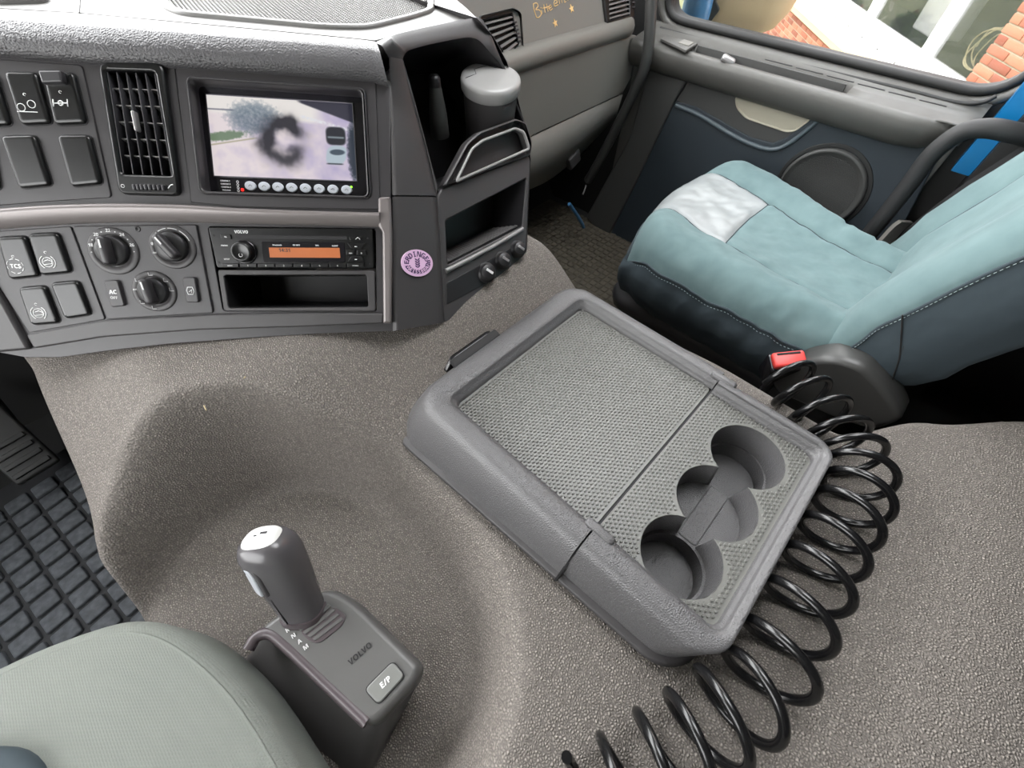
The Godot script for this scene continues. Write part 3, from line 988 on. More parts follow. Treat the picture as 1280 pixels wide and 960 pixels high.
func build_monitor():
	var t := thing("camera_monitor", "reversing camera monitor with lit picture and a row of oval buttons", "monitor", on_frame(FACE, Vector2(357, 248)))
	var f := shift(FACE, -0.016)
	var out := rounded(flats(FACE, P2([234, 95.5, 458, 111, 465.5, 249, 251, 243])), 0.008, 5)
	var rim := rounded(flats(FACE, P2([238, 100, 453, 115, 460, 245.5, 255, 239.5])), 0.006, 5)
	put(plate_with_holes(out, [rim], -0.018, 0.004, 0.0016), "hood", M.dash_dark, t, FACE)
	# front of the set lies at the bottom of the hood
	var body := PackedVector2Array()
	for p in rim:
		body.append(p)
	put(slab(inset(body, -0.001), -0.010, 0.0, 0.0005), "casing", M.gloss_black, t, f)
	var sc := flats(f, P2([258.5, 118.5, 441, 130, 446.5, 226.5, 268.5, 220]))
	var st := SurfaceTool.new()
	st.begin(Mesh.PRIMITIVE_TRIANGLES)
	var uv := [Vector2(0, 0), Vector2(1, 0), Vector2(1, 1), Vector2(0, 1)]
	for i in [0, 1, 2, 0, 2, 3]:
		st.set_uv(uv[i])
		st.set_normal(Vector3(0, 0, 1))
		st.add_vertex(Vector3(sc[i].x, sc[i].y, 0.0008))
	var sm := StandardMaterial3D.new()
	sm.resource_name = "screen_glow"
	sm.albedo_color = Color(0.01, 0.01, 0.01)
	sm.roughness = 0.5
	sm.metallic_specular = 0.2
	sm.emission_enabled = true
	sm.emission_texture = screen_picture()
	sm.emission = Color(0, 0, 0)
	sm.emission_operator = BaseMaterial3D.EMISSION_OP_ADD
	sm.emission_energy_multiplier = SCREEN_GLOW
	put(st.commit(), "screen", sm, t, f)
	put(plate_with_holes(inset(sc, -0.0012), [inset(sc, 0.0002)], 0.0, 0.0014, 0.0004), "screen_edge", M.black, t, f)
	var al := AreaLight3D.new()
	al.name = "screen_light"
	al.area_size = Vector2(0.15, 0.085)
	al.light_color = Color(0.95, 0.93, 1.0)
	al.light_energy = 0.02
	al.shadow_enabled = true
	t.add_child(al)
	var mid := (on_frame(f, Vector2(258, 118)) + on_frame(f, Vector2(446, 226))) / 2.0
	al.global_transform = Transform3D(f.basis, mid + f.basis.z * 0.004)
	for k in 8:
		var p := Vector2(314, 232.6).lerp(Vector2(434, 237.6), k / 7.0)
		var q := flat(f, p)
		var b := put(loft([ring3(disc(q, 0.0064, 0.0052, 20), 0.0), ring3(disc(q, 0.0064, 0.0052, 20), 0.0014), ring3(disc(q, 0.0056, 0.0045, 20), 0.0020)]), "button", M.gear_key, t, f)
		mark([p + Vector2(-2.2, 0.8), p + Vector2(0, -1.2), p + Vector2(2.2, 0.8)], 0.0003, b, 0.0021, M.black, f)
	var led := StandardMaterial3D.new()
	led.resource_name = "led_red"
	led.albedo_color = Color(0.6, 0.05, 0.05)
	led.emission_enabled = true
	led.emission = Color(1.0, 0.15, 0.12)
	led.emission_energy_multiplier = 2.0
	var lg: StandardMaterial3D = led.duplicate()
	lg.resource_name = "led_green"
	lg.albedo_color = Color(0.1, 0.5, 0.05)
	lg.emission = Color(0.6, 1.0, 0.2)
	for a in [[Vector2(303.5, 237.3), led, 0.0018], [Vector2(439.5, 233.8), lg, 0.0014]]:
		var q := flat(f, a[0])
		put(lathe([Vector2(a[2], 0.0), Vector2(a[2] * 0.8, 0.0009), Vector2(0.0002, 0.0012)], 14, true), "led_light", a[1], t, f * Transform3D(Basis(), Vector3(q.x, q.y, 0)))
	for k in 4:
		text_on(f, Vector2(282 + k * 0.6, 226.2 + k * 3.9), ["CAMERA 1", "CAMERA 2", "CAMERA 3", "TRIGGER"][k], 0.0022, "lettering", M.print, t, 0.0005)
		ring_mark(Vector2(297.5 + k * 0.4, 227.5 + k * 3.7), 0.0012, 0, TAU, 0.00025, t, 0.0005, f)
const SCREEN_GLOW := 0.8

# ---------------------------------------------------------------- radio
func build_radio():
	var t := thing("car_radio", "black car radio with orange display and round volume knob", "radio", on_frame(FACE, Vector2(365, 336)))
	var f := shift(FACE, 0.003)
	panel([262, 284, 466.5, 286.5, 468, 335.5, 273, 335], 0.003, -0.03, 0.003, 0.0012, "faceplate", M.key, t)
	var slot := panel([294, 293.5, 434, 295.5, 435, 300, 296, 299], 0.001, -0.001, 0.0004, 0.0002, "disc_slot", M.seam, t, f)
	panel([327, 302, 431, 303, 432, 328, 330, 328], 0.002, -0.001, 0.0006, 0.0004, "display_window", M.gloss_black, t, f)
	var disp := panel([336.5, 309.5, 425, 310, 426, 322.5, 338, 322], 0.0005, 0.0, 0.0009, 0.0001, "display", M.black, t, f)
	var dm := StandardMaterial3D.new()
	dm.resource_name = "display_orange"
	dm.albedo_color = c8(158, 86, 40)
	dm.roughness = 0.5
	dm.emission_enabled = true
	dm.emission = c8(190, 96, 40)
	dm.emission_energy_multiplier = 0.08
	disp.material_override = dm
	text_on(f, Vector2(356.5, 313), "14:31", 0.0055, "digits", M.black, disp, 0.0010)
	text_on(f, Vector2(302, 290), "VOLVO", 0.0046, "lettering", M.white, t, 0.0003, 0.0)
	for a in [[Vector2(347, 306.5), "Bluetooth"], [Vector2(371, 306.6), "CD MP3"], [Vector2(397, 307), "RDS"], [Vector2(419, 307.5), "4x20W"]]:
		text_on(f, a[0], a[1], 0.0022, "lettering", M.print, t, 0.0008)
	var q := flat(f, Vector2(306, 315.5))
	var o := f * Transform3D(Basis(), Vector3(q.x, q.y, 0))
	put(lathe([Vector2(0.0140, -0.001), Vector2(0.0138, 0.0010), Vector2(0.0122, 0.0012)], 32, true), "knob_ring", M.gloss_black, t, o)
	var kn := put(lathe([Vector2(0.0115, 0.0), Vector2(0.0112, 0.009), Vector2(0.0104, 0.0104), Vector2(0.0085, 0.0108), Vector2(0.0075, 0.0100), Vector2(0.0004, 0.0098)], 32, true), "volume_knob", M.key, t, o)
	var on := px_round(f, Vector2(306, 315.5), 0.0, 0.0)
	ring_mark(on + Vector2(1.5, 4.5), 0.0019, 2.2, TAU + 0.9, 0.0003, kn, 0.0130)
	# keys
	for k in 8:
		var x0 := lerpf(278.5, 457, k / 8.0)
		var x1 := lerpf(278.5, 457, (k + 1) / 8.0) - 1.5
		var b := panel([x0, 329.2, x1, 329.4, x1 + 0.4, 334.3, x0 + 0.7, 334.1], 0.0005, -0.001, 0.0022, 0.0006, "button", M.key, t, f)
		text_on(f, Vector2((x0 + x1) / 2.0, 332.3), ["MENU", "1", "2", "3", "4", "5", "6", "SOURCE"][k], 0.0019 if k in [0, 7] else 0.0028, "lettering", M.print, b, 0.0024)
	for a in [[[276, 293, 289, 293.2, 290.5, 299, 277.5, 298.8], "TA"], [[437, 296, 452, 296.3, 452.5, 300.5, 438, 300.3], ""]]:
		var b := panel(a[0], 0.0008, -0.001, 0.0016, 0.0005, "button", M.key, t, f)
		if a[1] != "":
			text_on(f, Vector2(283, 296.4), a[1], 0.0022, "lettering", M.print, b, 0.0018)
		else:
			mark(P2([445, 299.5, 448, 297, 451, 299.5]), 0.0004, b, 0.0019, M.white, f)
	panel([435, 304, 457, 304.5, 453, 311, 440, 311], 0.001, -0.001, 0.0018, 0.0006, "button", M.key, t, f)
	panel([440, 320, 453, 320, 457, 328, 435, 327.6], 0.001, -0.001, 0.0018, 0.0006, "button", M.key, t, f)
	panel([433, 312, 444, 312.3, 444, 319, 434, 319], 0.001, -0.001, 0.0018, 0.0006, "button", M.key, t, f)
	panel([447, 312.3, 458, 312.6, 459, 319, 447, 319], 0.001, -0.001, 0.0018, 0.0006, "button", M.key, t, f)
	for p in P2([445.5, 308.5, 445.5, 324.5]):
		mark([p + Vector2(-1.5, 0), p + Vector2(1.5, 0)], 0.0006, t, 0.0020, M.white, f)
	text_on(f, Vector2(439, 316.8), "SEEK", 0.0018, "lettering", M.print, t, 0.0021)
	text_on(f, Vector2(452.5, 316.8), "II", 0.0022, "lettering", M.print, t, 0.0021)
	for a in [[Vector2(281, 307), "PHONE"], [Vector2(284, 324), "SETUP"]]:
		text_on(f, a[0], a[1], 0.0022, "lettering", M.print, t, 0.0003)
	for p in P2([267, 294.5, 461, 298, 274, 328, 463, 330]):
		var s := flat(f, p)
		put(lathe([Vector2(0.0014, -0.0005), Vector2(0.0014, 0.0003), Vector2(0.001, 0.0003)], 10, true), "screw_hole", M.seam, t, f * Transform3D(Basis(), Vector3(s.x, s.y, 0)))

# ---------------------------------------------------------------- storage console on the tunnel
func u_row(y: float, xl: float, xr: float, zf: float, zc: float, r: float, taper := 0.0) -> Array:   # open U round one end, seen from above
	var o := []
	var s := signf(zc - zf)
	o.append(Vector2(xl, zc))
	for k in 9:
		var a := k / 8.0 * PI / 2
		o.append(Vector2(xl + r - r * cos(a), zf + s * (r - r * sin(a))))
	for k in 9:
		var a := k / 8.0 * PI / 2
		o.append(Vector2(xr - r + r * sin(a), zf + s * (r - r * cos(a))))
	o.append(Vector2(xr, zc))
	var q := []
	for p in o:
		q.append(V(p.x + taper * (p.y + 0.31) * (1.0 if p.x < 0.3 else 0.0), y, p.y))
	return q
func bump_mesh(lx: float, lz: float, h: float) -> ArrayMesh:
	var a := []
	var b := []
	for k in 6:
		var t := TAU * k / 6.0
		a.append(Vector3(cos(t) * lx, 0, sin(t) * lz))
		b.append(Vector3(cos(t) * lx * 0.6, h, sin(t) * lz * 0.6))
	return loft([a, b], false, true)
func studs(places: Array, mesh: Mesh, called: String, m: Material, parent: Node3D) -> MultiMeshInstance3D:
	var mm := MultiMesh.new()
	mm.transform_format = MultiMesh.TRANSFORM_3D
	mm.mesh = mesh
	mm.instance_count = places.size()
	for i in places.size():
		mm.set_instance_transform(i, places[i])
	var o := MultiMeshInstance3D.new()
	o.multimesh = mm
	o.material_override = m
	o.name = called
	o.set_meta("kind", "stuff")
	parent.add_child(o, true)
	o.global_transform = Transform3D()
	return o
func build_console():
	var t := thing("storage_console", "grey plastic storage console with ribbed tray top and triple cup holder on the tunnel", "console", V(0.31, -0.52, -0.08))
	var cut := -0.0325
	# hinged front lid and fixed rear tray: the same section swept round each end
	var sec := [[-0.494, 0.112, 0.484, -0.318, 0.050, 0.06], [-0.480, 0.118, 0.482, -0.316, 0.048, 0.05], [-0.462, 0.130, 0.478, -0.310, 0.044, 0.03], [-0.448, 0.141, 0.474, -0.304, 0.040, 0.015], [-0.4405, 0.149, 0.469, -0.298, 0.035, 0.005], [-0.437, 0.158, 0.463, -0.289, 0.028, 0.0], [-0.4375, 0.168, 0.455, -0.276, 0.018, 0.0], [-0.4395, 0.1735, 0.4515, -0.268, 0.014, 0.0], [-0.4415, 0.1755, 0.4495, -0.265, 0.012, 0.0], [-0.447, 0.1765, 0.4485, -0.264, 0.012, 0.0], [-0.4472, 0.1790, 0.4465, -0.261, 0.012, 0.0], [-0.456, 0.180, 0.4455, -0.259, 0.012, 0.0]]
	var rows := []
	for s in sec:
		rows.append(u_row(s[0], s[1], s[2], s[3], cut - 0.001, s[4], s[5]))
	put(loft(rows, false, false, false), "lid_frame", M.console, t)
	var rear_z := [0.110, 0.112, 0.115, 0.1185, 0.1205, 0.1195, 0.1165, 0.1125, 0.110, 0.109, 0.107, 0.106]
	rows = []
	for i in sec.size():
		var s = sec[i]
		rows.append(u_row(s[0], s[1] + 0.002, s[2] - 0.012 * (1.0 if i < 7 else 0.6), rear_z[i], cut + 0.001, s[4] * (0.75 if i < 6 else 1.0), s[5]))
	put(loft(rows, false, false, false), "tray_frame", M.console, t)
	# closing walls at the joint, a little below the rims
	var wall := PackedVector2Array([Vector2(0.120, -0.494), Vector2(0.150, -0.452), Vector2(0.165, -0.450), Vector2(0.182, -0.457), Vector2(0.444, -0.457), Vector2(0.458, -0.45), Vector2(0.472, -0.454), Vector2(0.482, -0.494)])
	put(slab(wall, -0.0015, 0.0015, 0.0), "joint_wall", M.seam, t, Transform3D(Basis(), V(0, 0, cut)))
	# skirt under the lid
	var sk := []
	for a in [[-0.53, 0.004], [-0.497, 0.002], [-0.4945, -0.004], [-0.4925, -0.001], [-0.4915, 0.02]]:
		var ring := []
		var e: float = a[1]
		for p in u_row(a[0], 0.109 + e, 0.487 - e, -0.321 + e, -0.03, 0.05, 0.06):
			ring.append(p)
		var back := u_row(a[0], 0.109 + e, 0.475 - e, 0.110 - e, -0.03, 0.04, 0.06)
		back.reverse()
		for p in back:
			ring.append(p)
		sk.append(ring)
	put(loft(sk, false, false), "base_skirt", M.tower_low, t)
	# tray floors
	var up := Transform3D(Basis(Vector3(1, 0, 0), Vector3(0, 0, -1), Vector3(0, 1, 0)), V(0, -0.456, 0))   # local y points forward
	put(slab(rounded(rect(0.178, 0.0345, 0.447, 0.2605), 0.01), -0.004, 0.0, 0.0005), "lid_tray", M.console_tray, t, up)
	var cups := [[Vector2(0.223, -0.049), 0.0425], [Vector2(0.3035, -0.048), 0.0450], [Vector2(0.384, -0.047), 0.0435]]
	var hole := disc(cups[0][0], cups[0][1], cups[0][1], 40)
	var inner := disc(cups[0][0], 0.0375, 0.0375, 40)
	for k in [1, 2]:
		hole = Geometry2D.merge_polygons(hole, disc(cups[k][0], cups[k][1], cups[k][1], 40))[0]
	var low1 := disc(cups[0][0] + Vector2(-0.001, 0), 0.0375, 0.0375, 32)
	var low2 := disc(cups[2][0] + Vector2(0.001, 0), 0.0385, 0.0385, 32)
	var deck := rounded(rect(0.176, -0.1085, 0.449, 0.0315), 0.012)
	put(plate_with_holes(deck, [hole], -0.004, 0.0, 0.0006), "cup_tray", M.console_tray, t, up)
	var st := SurfaceTool.new()
	st.begin(Mesh.PRIMITIVE_TRIANGLES)
	st.set_smooth_group(1)
	loft_into(st, [ring3(hole, -0.0005), ring3(inset(hole, 0.002), -0.042)])
	st.set_smooth_group(2)
	loft_into(st, [ring3(low1, -0.042), ring3(inset(low1, 0.001), -0.068)])
	loft_into(st, [ring3(low2, -0.042), ring3(inset(low2, 0.001), -0.068)])
	st.set_smooth_group(-1)
	cap(st, ring3(inset(low1, 0.001), -0.068))
	cap(st, ring3(inset(low2, 0.001), -0.068))
	var ledge := with_hole(with_hole(inset(hole, 0.002), low1), low2)
	for i in Geometry2D.triangulate_polygon(ledge):
		st.add_vertex(Vector3(ledge[i].x, ledge[i].y, -0.042))
	st.generate_normals()
	put(st.commit(), "cup_holder", M.console, t, up)
	# raised saddle that links the three cups
	put(slab(rounded(rect(0.262, -0.061, 0.346, -0.036), 0.005), -0.050, -0.0405, 0.002), "cup_bridge", M.console, t, up)
	# ribbed relief
	var bump := bump_mesh(0.0027, 0.0016, 0.0018)
	var places := []
	var row := 0
	var z := -0.2545
	while z < 0.102:
		if absf(z - cut) > 0.004:
			var x := 0.184 + (0.003 if row % 2 == 1 else 0.0)
			while x < 0.4425:
				var q := Vector2(x, -z)
				var clear := true
				for c in cups:
					if q.distance_to(c[0]) < c[1] + 0.003:
						clear = false
				if clear and not (z > 0.096 and (x < 0.19 or x > 0.437)):
					places.append(Transform3D(Basis(), V(x, -0.456, z)))
				x += 0.006
		z += 0.0039
		row += 1
	studs(places, bump, "tray_studs", M.console_tray, t)
	# hinge lugs and front catch
	var lug := rbox(Vector3(0.011, 0.012, 0.036), 0.005)
	put(lug, "hinge", M.console, t, Transform3D(Basis(), V(0.176, -0.441, cut + 0.006)))
	put(lug, "hinge", M.console, t, Transform3D(Basis(), V(0.455, -0.440, cut + 0.004)))
	var blade := slab(rounded(PackedVector2Array([Vector2(-0.052, -0.012), Vector2(0.052, -0.012), Vector2(0.036, 0.007), Vector2(-0.036, 0.007)]), 0.006), -0.003, 0.003, 0.0015)
	put(blade, "catch", M.gloss_black, t, Transform3D(Basis(), V(0.262, -0.450, -0.3165)))
	put(rbox(Vector3(0.088, 0.006, 0.014), 0.003), "catch_slot", M.seam, t, Transform3D(Basis(Vector3(1, 0, 0), 0.35), V(0.262, -0.4440, -0.3065)))

# ---------------------------------------------------------------- gear selector
func build_gear():
	var t := thing("gear_selector", "grey and black gear selector box with upright knob beside the driver seat", "gear selector", V(-0.09, -0.61, -0.14))
	var f := Transform3D(Basis(Vector3(1, 0, 0), Vector3(0, 0, -1), Vector3(0, 1, 0)), V(0, -0.515, 0))
	# grey cover with a crowned top, on a black body that spreads downwards
	var cov := rounded(flats(f, P2([408, 733, 440, 748, 526, 832, 520, 852, 463, 913, 338, 803, 322, 786, 345, 768])), 0.014, 5)
	var low := shift(f, -0.09)
	var foot := rounded(flats(low, P2([405, 765, 432, 775, 512, 850, 508, 882, 455, 984, 316, 868, 298, 832, 330, 802])), 0.014, 5)
	put(loft([ring3(foot, -0.09), ring3(inset(cov, -0.001), -0.018), ring3(inset(cov, 0.003), -0.016)]), "body", M.gear_side, t, f)
	var rings := []
	for a in [[-0.0015, -0.018], [-0.001, -0.012], [0.0, -0.006], [0.0012, -0.0025], [0.0032, -0.0004], [0.0055, 0.0006], [0.007, 0.0008]]:
		rings.append(ring3(inset(cov, a[0]), a[1]))
	put(loft(rings), "cover", M.gear_grey, t, f)
	# brownish edge strip on the driver's side
	var strip := []
	for p in smooth_path(P2([308, 812, 318, 796, 334, 791, 352, 803, 400, 848, 440, 886, 458, 903]), 3):
		strip.append(on_frame(f, p) + f.basis.z * -0.004)
	put(tube(strip, 0.0062, 8), "edge_strip", M.gear_edge, t)
	# lever gate
	var g := shift(f, 0.0015)
	put(slab(rounded(flats(g, [Vector2(374, 790), Vector2(418, 758), Vector2(433, 770), Vector2(427, 783), Vector2(400, 804), Vector2(388, 803)]), 0.006, 4), -0.004, 0.0008, 0.0004), "gate", M.gear_edge, t, g)
	for k in 4:
		var a := Vector2(372, 786).lerp(Vector2(397, 803), (k + 0.5) / 4.2)
		var b := Vector2(410, 754).lerp(Vector2(432, 777), (k + 0.5) / 4.2)
		var d := (Vector2(397, 803) - Vector2(372, 786)) * 0.075
		put(slab(flats(g, [a - d, b - d, b + d, a + d]), -0.001, 0.0022, 0.0006), "gate_slat", M.gear_grey, t, g)
	# button and lettering
	var key := put(slab(rounded(flats(g, [Vector2(456, 862), Vector2(491, 827), Vector2(506, 845), Vector2(473, 881)]), 0.005, 4), -0.003, 0.002, 0.0012), "button", M.gear_btn, t, g)
	put(slab(rounded(flats(g, [Vector2(454, 862), Vector2(491, 825), Vector2(508, 845), Vector2(473, 883)]), 0.006, 4), -0.003, 0.0003, 0.0002), "button_gap", M.seam, t, g)
	var dirv := on_frame(g, Vector2(506, 838)) - on_frame(g, Vector2(464, 878))
	var turn := atan2(-dirv.z, dirv.x)
	text_on(g, Vector2(482, 853), "E/P", 0.0072, "lettering", M.white, key, 0.0022, turn)
	text_on(g, Vector2(450, 817), "VOLVO", 0.0078, "lettering", M.seam, t, 0.0001, turn)
	var side_dir := on_frame(g, Vector2(386, 812)) - on_frame(g, Vector2(355, 786))
	for k in 4:
		text_on(g, Vector2(359, 788).lerp(Vector2(382, 809), k / 3.0), "RNAM"[k], 0.006, "lettering", M.print, t, 0.0002, turn)
	# lever: an oval column leaning forward
	var base := on_y(Vector2(380, 764), -0.517)
	var top := on_y(Vector2(334, 678), -0.428)
	var ax := (top - base).normalized()
	var side := RIGHT - ax * RIGHT.dot(ax)
	side = side.normalized()
	var fr := side.cross(ax)   # towards the driver's eye
	if fr.dot(EYE - base) < 0.0:
		fr = -fr
	var col := func(s: float, w: float, d: float, sh := 0.0) -> Array:
		var r := []
		for k in 28:
			var a := TAU * k / 28.0
			var ca := cos(a)
			var sa := sin(a)
			r.append(base.lerp(top, s) + side * (signf(ca) * pow(absf(ca), 0.75) * w + sh) + fr * (signf(sa) * pow(absf(sa), 0.75) * d))
		return r
	put(loft([col.call(-0.10, 0.021, 0.017), col.call(0.0, 0.0235, 0.019), col.call(0.03, 0.0235, 0.019)]), "collar", M.gear_edge, t)
	var lever := put(loft([col.call(0.03, 0.0215, 0.017), col.call(0.3, 0.0235, 0.019), col.call(0.6, 0.026, 0.021), col.call(0.82, 0.0275, 0.0225, -0.001), col.call(0.95, 0.0265, 0.022, -0.002), col.call(1.04, 0.022, 0.018, -0.003), col.call(1.085, 0.014, 0.012, -0.003), col.call(1.09, 0.004, 0.004, -0.003)]), "lever", M.gear_knob, t)
	put(loft([col.call(1.03, 0.0200, 0.0165, -0.003), col.call(1.088, 0.0165, 0.0135, -0.003), col.call(1.10, 0.0140, 0.0115, -0.003)]), "knob_cap", M.gear_cap, lever)
	put(loft([col.call(1.095, 0.0095, 0.0075, -0.003), col.call(1.104, 0.0093, 0.0073, -0.003)]), "cap_badge", M.white, lever)
	var tip := base.lerp(top, 1.106) + side * -0.003
	var kb := Basis(side, ax.cross(side).normalized() * -1.0, ax).orthonormalized()
	put(rbox(Vector3(0.007, 0.0028, 0.0008), 0.0003), "cap_print", M.black, lever, Transform3D(kb, tip + side * 0.0025 - fr * 0.002))
	put(rbox(Vector3(0.003, 0.0016, 0.0008), 0.0003), "cap_print", M.black, lever, Transform3D(kb, tip - side * 0.0045 + fr * 0.001))
	# thumb switch on the driver's side and the split line
	var sd := (fr * 0.85 - side * 0.52).normalized()
	var sw := frame_of(base.lerp(top, 0.70) - side * 0.0135 + fr * 0.0165, ax.cross(sd), ax)
	put(slab(rounded(PackedVector2Array([Vector2(-0.011, -0.021), Vector2(0.008, -0.023), Vector2(0.011, 0.010), Vector2(0.004, 0.022), Vector2(-0.008, 0.024)]), 0.009, 5), -0.010, 0.0035, 0.003), "switch_bezel", M.gear_knob, lever, sw)
	put(slab(rounded(PackedVector2Array([Vector2(-0.008, -0.018), Vector2(0.006, -0.019), Vector2(0.008, 0.008), Vector2(0.002, 0.018), Vector2(-0.006, 0.019)]), 0.007, 5), -0.004, 0.0052, 0.002), "thumb_switch", M.gear_key, lever, sw)
	var line := []
	for k in 6:
		line.append(base.lerp(top, 0.04 + 0.40 * k / 5.0) - side * 0.009 + fr * (0.0168 + 0.0022 * k / 5.0))
	put(tube(line, 0.0008, 6), "split_line", M.seam, lever)

# ---------------------------------------------------------------- coiled air hose
func build_hose():
	# one centre for each turn, lying on the tunnel against the console's rear wall
	var px := P2([982, 468, 1000, 486, 1022, 508, 1044, 533, 1060, 557, 1071, 582, 1070, 612, 1058, 640, 1040, 673, 1021, 711, 999, 756, 974, 808, 943, 853, 907, 888, 869, 921, 828, 950, 780, 985, 735, 1015])
	var ctr := []
	for p in px:
		var q := on_y(p, -0.462) - EYE
		if q.x < 0.445 and q.x > 0.14:
			q.z = maxf(q.z, 0.1585)
		q.y = maxf(tunnel_h(minf(q.x, 0.50), q.z), -0.51) + 0.0395
		ctr.append(q + EYE)
	var steps := 48
	ctr = smooth_path(ctr, steps)
	var pts := []
	for i in ctr.size():
		var d: Vector3 = (ctr[mini(i + 12, ctr.size() - 1)] - ctr[maxi(i - 12, 0)]).normalized()
		var side := Vector3.UP.cross(d).normalized()
		var a := HOSE_PHASE + TAU * i / float(steps)
		pts.append(ctr[i] + (Vector3.UP * cos(a) + side * sin(a)) * 0.0345)
	var smooth := []
	for i in range(0, pts.size(), 1):
		smooth.append(pts[i])
	var o := solo(tube(smooth, 0.0046, 12), "coiled_hose", M.hose, "glossy black coiled air hose lying behind the storage console", "hose", Transform3D(Basis(), Vector3.ZERO))
	return o
const HOSE_PHASE := -1.6

# ---------------------------------------------------------------- driver seat (only its inner front corner shows)
func cushion(outline: PackedVector2Array, y0: float, y1: float, r: float, crown: float, bulge := 0.0) -> ArrayMesh:   # soft block over an outline in plan (x, z), edges rolled by r
	var rings := []
	var ctr := Vector2.ZERO
	for p in outline:
		ctr += p
	ctr /= outline.size()
	var mk := func(ins: float, y: float) -> Array:
		var o := []
		for p in inset(outline, ins):
			o.append(V(p.x, y, p.y))
		return o
	rings.append(mk.call(0.02, y0))
	rings.append(mk.call(-bulge * 0.5, lerpf(y0, y1, 0.25)))
	rings.append(mk.call(-bulge, lerpf(y0, y1 - r, 0.7)))
	for k in 7:
		var a := k / 6.0 * PI / 2
		rings.append(mk.call(r * (1.0 - cos(a)), y1 - r + r * sin(a)))
	var last: PackedVector2Array = inset(outline, r)
	for k in 8:
		var t := (k + 1) / 8.0
		var o := []
		for p in last:
			var q: Vector2 = p.lerp(ctr, t)
			o.append(V(q.x, y1 + crown * (1.0 - (1.0 - t) * (1.0 - t)), q.y))
		rings.append(o)
	return loft(rings, true, true)
func build_driver_seat():
	var t := thing("driver_seat", "grey-green cloth driver seat with stitched edge beside the gear selector", "seat", V(-0.40, -0.9, -0.10))
	var pl := [Vector2(-0.64, -0.30), Vector2(-0.58, -0.37), Vector2(-0.42, -0.385), Vector2(-0.31, -0.365), Vector2(-0.235, -0.336), Vector2(-0.196, -0.305), Vector2(-0.170, -0.255), Vector2(-0.152, -0.18), Vector2(-0.147, -0.09), Vector2(-0.148, 0.0), Vector2(-0.15, 0.16), Vector2(-0.40, 0.18), Vector2(-0.65, 0.16)]
	var outl := PackedVector2Array(smooth_path(pl, 6, true))
	put(cushion(outl, -0.585, -0.487, 0.020, 0.014, 0.0), "cushion", M.driver_cloth, t)
	var edge := inset(outl, 0.0125)
	var seam := []
	for i in range(10, 62):
		seam.append(V(edge[i].x, -0.4895, edge[i].y))
	put(tube(seam, 0.0016, 6), "piping", M.driver_cloth, t)
	stitches(seam, t, 60)
	put(cushion(inset(outl, 0.13), -0.89, -0.58, 0.02, 0.0), "seat_base", M.seat_black, t)
	var mid := PackedVector2Array([Vector2(-0.56, -0.30), Vector2(-0.33, -0.305), Vector2(-0.285, -0.26), Vector2(-0.272, -0.1), Vector2(-0.27, 0.13), Vector2(-0.56, 0.13)])
	put(cushion(rounded(mid, 0.03, 5), -0.50, -0.466, 0.008, 0.0), "centre_panel", M.seat_side, t)
	# backrest, behind the camera
	var br := rounded(PackedVector2Array([Vector2(-0.64, 0.17), Vector2(-0.16, 0.17), Vector2(-0.17, 0.29), Vector2(-0.63, 0.29)]), 0.04, 5)
	var rr := []
	for a in [[-0.55, 0.0, 0.0], [-0.2, 0.0, 0.05], [0.05, 0.02, 0.09], [0.14, 0.05, 0.105], [0.16, 0.09, 0.11]]:
		var o := []
		for p in inset(br, minf(a[1], 0.05)):
			o.append(V(p.x, a[0], p.y + a[2]))
		rr.append(o)
	put(loft(rr), "backrest", M.driver_cloth, t)

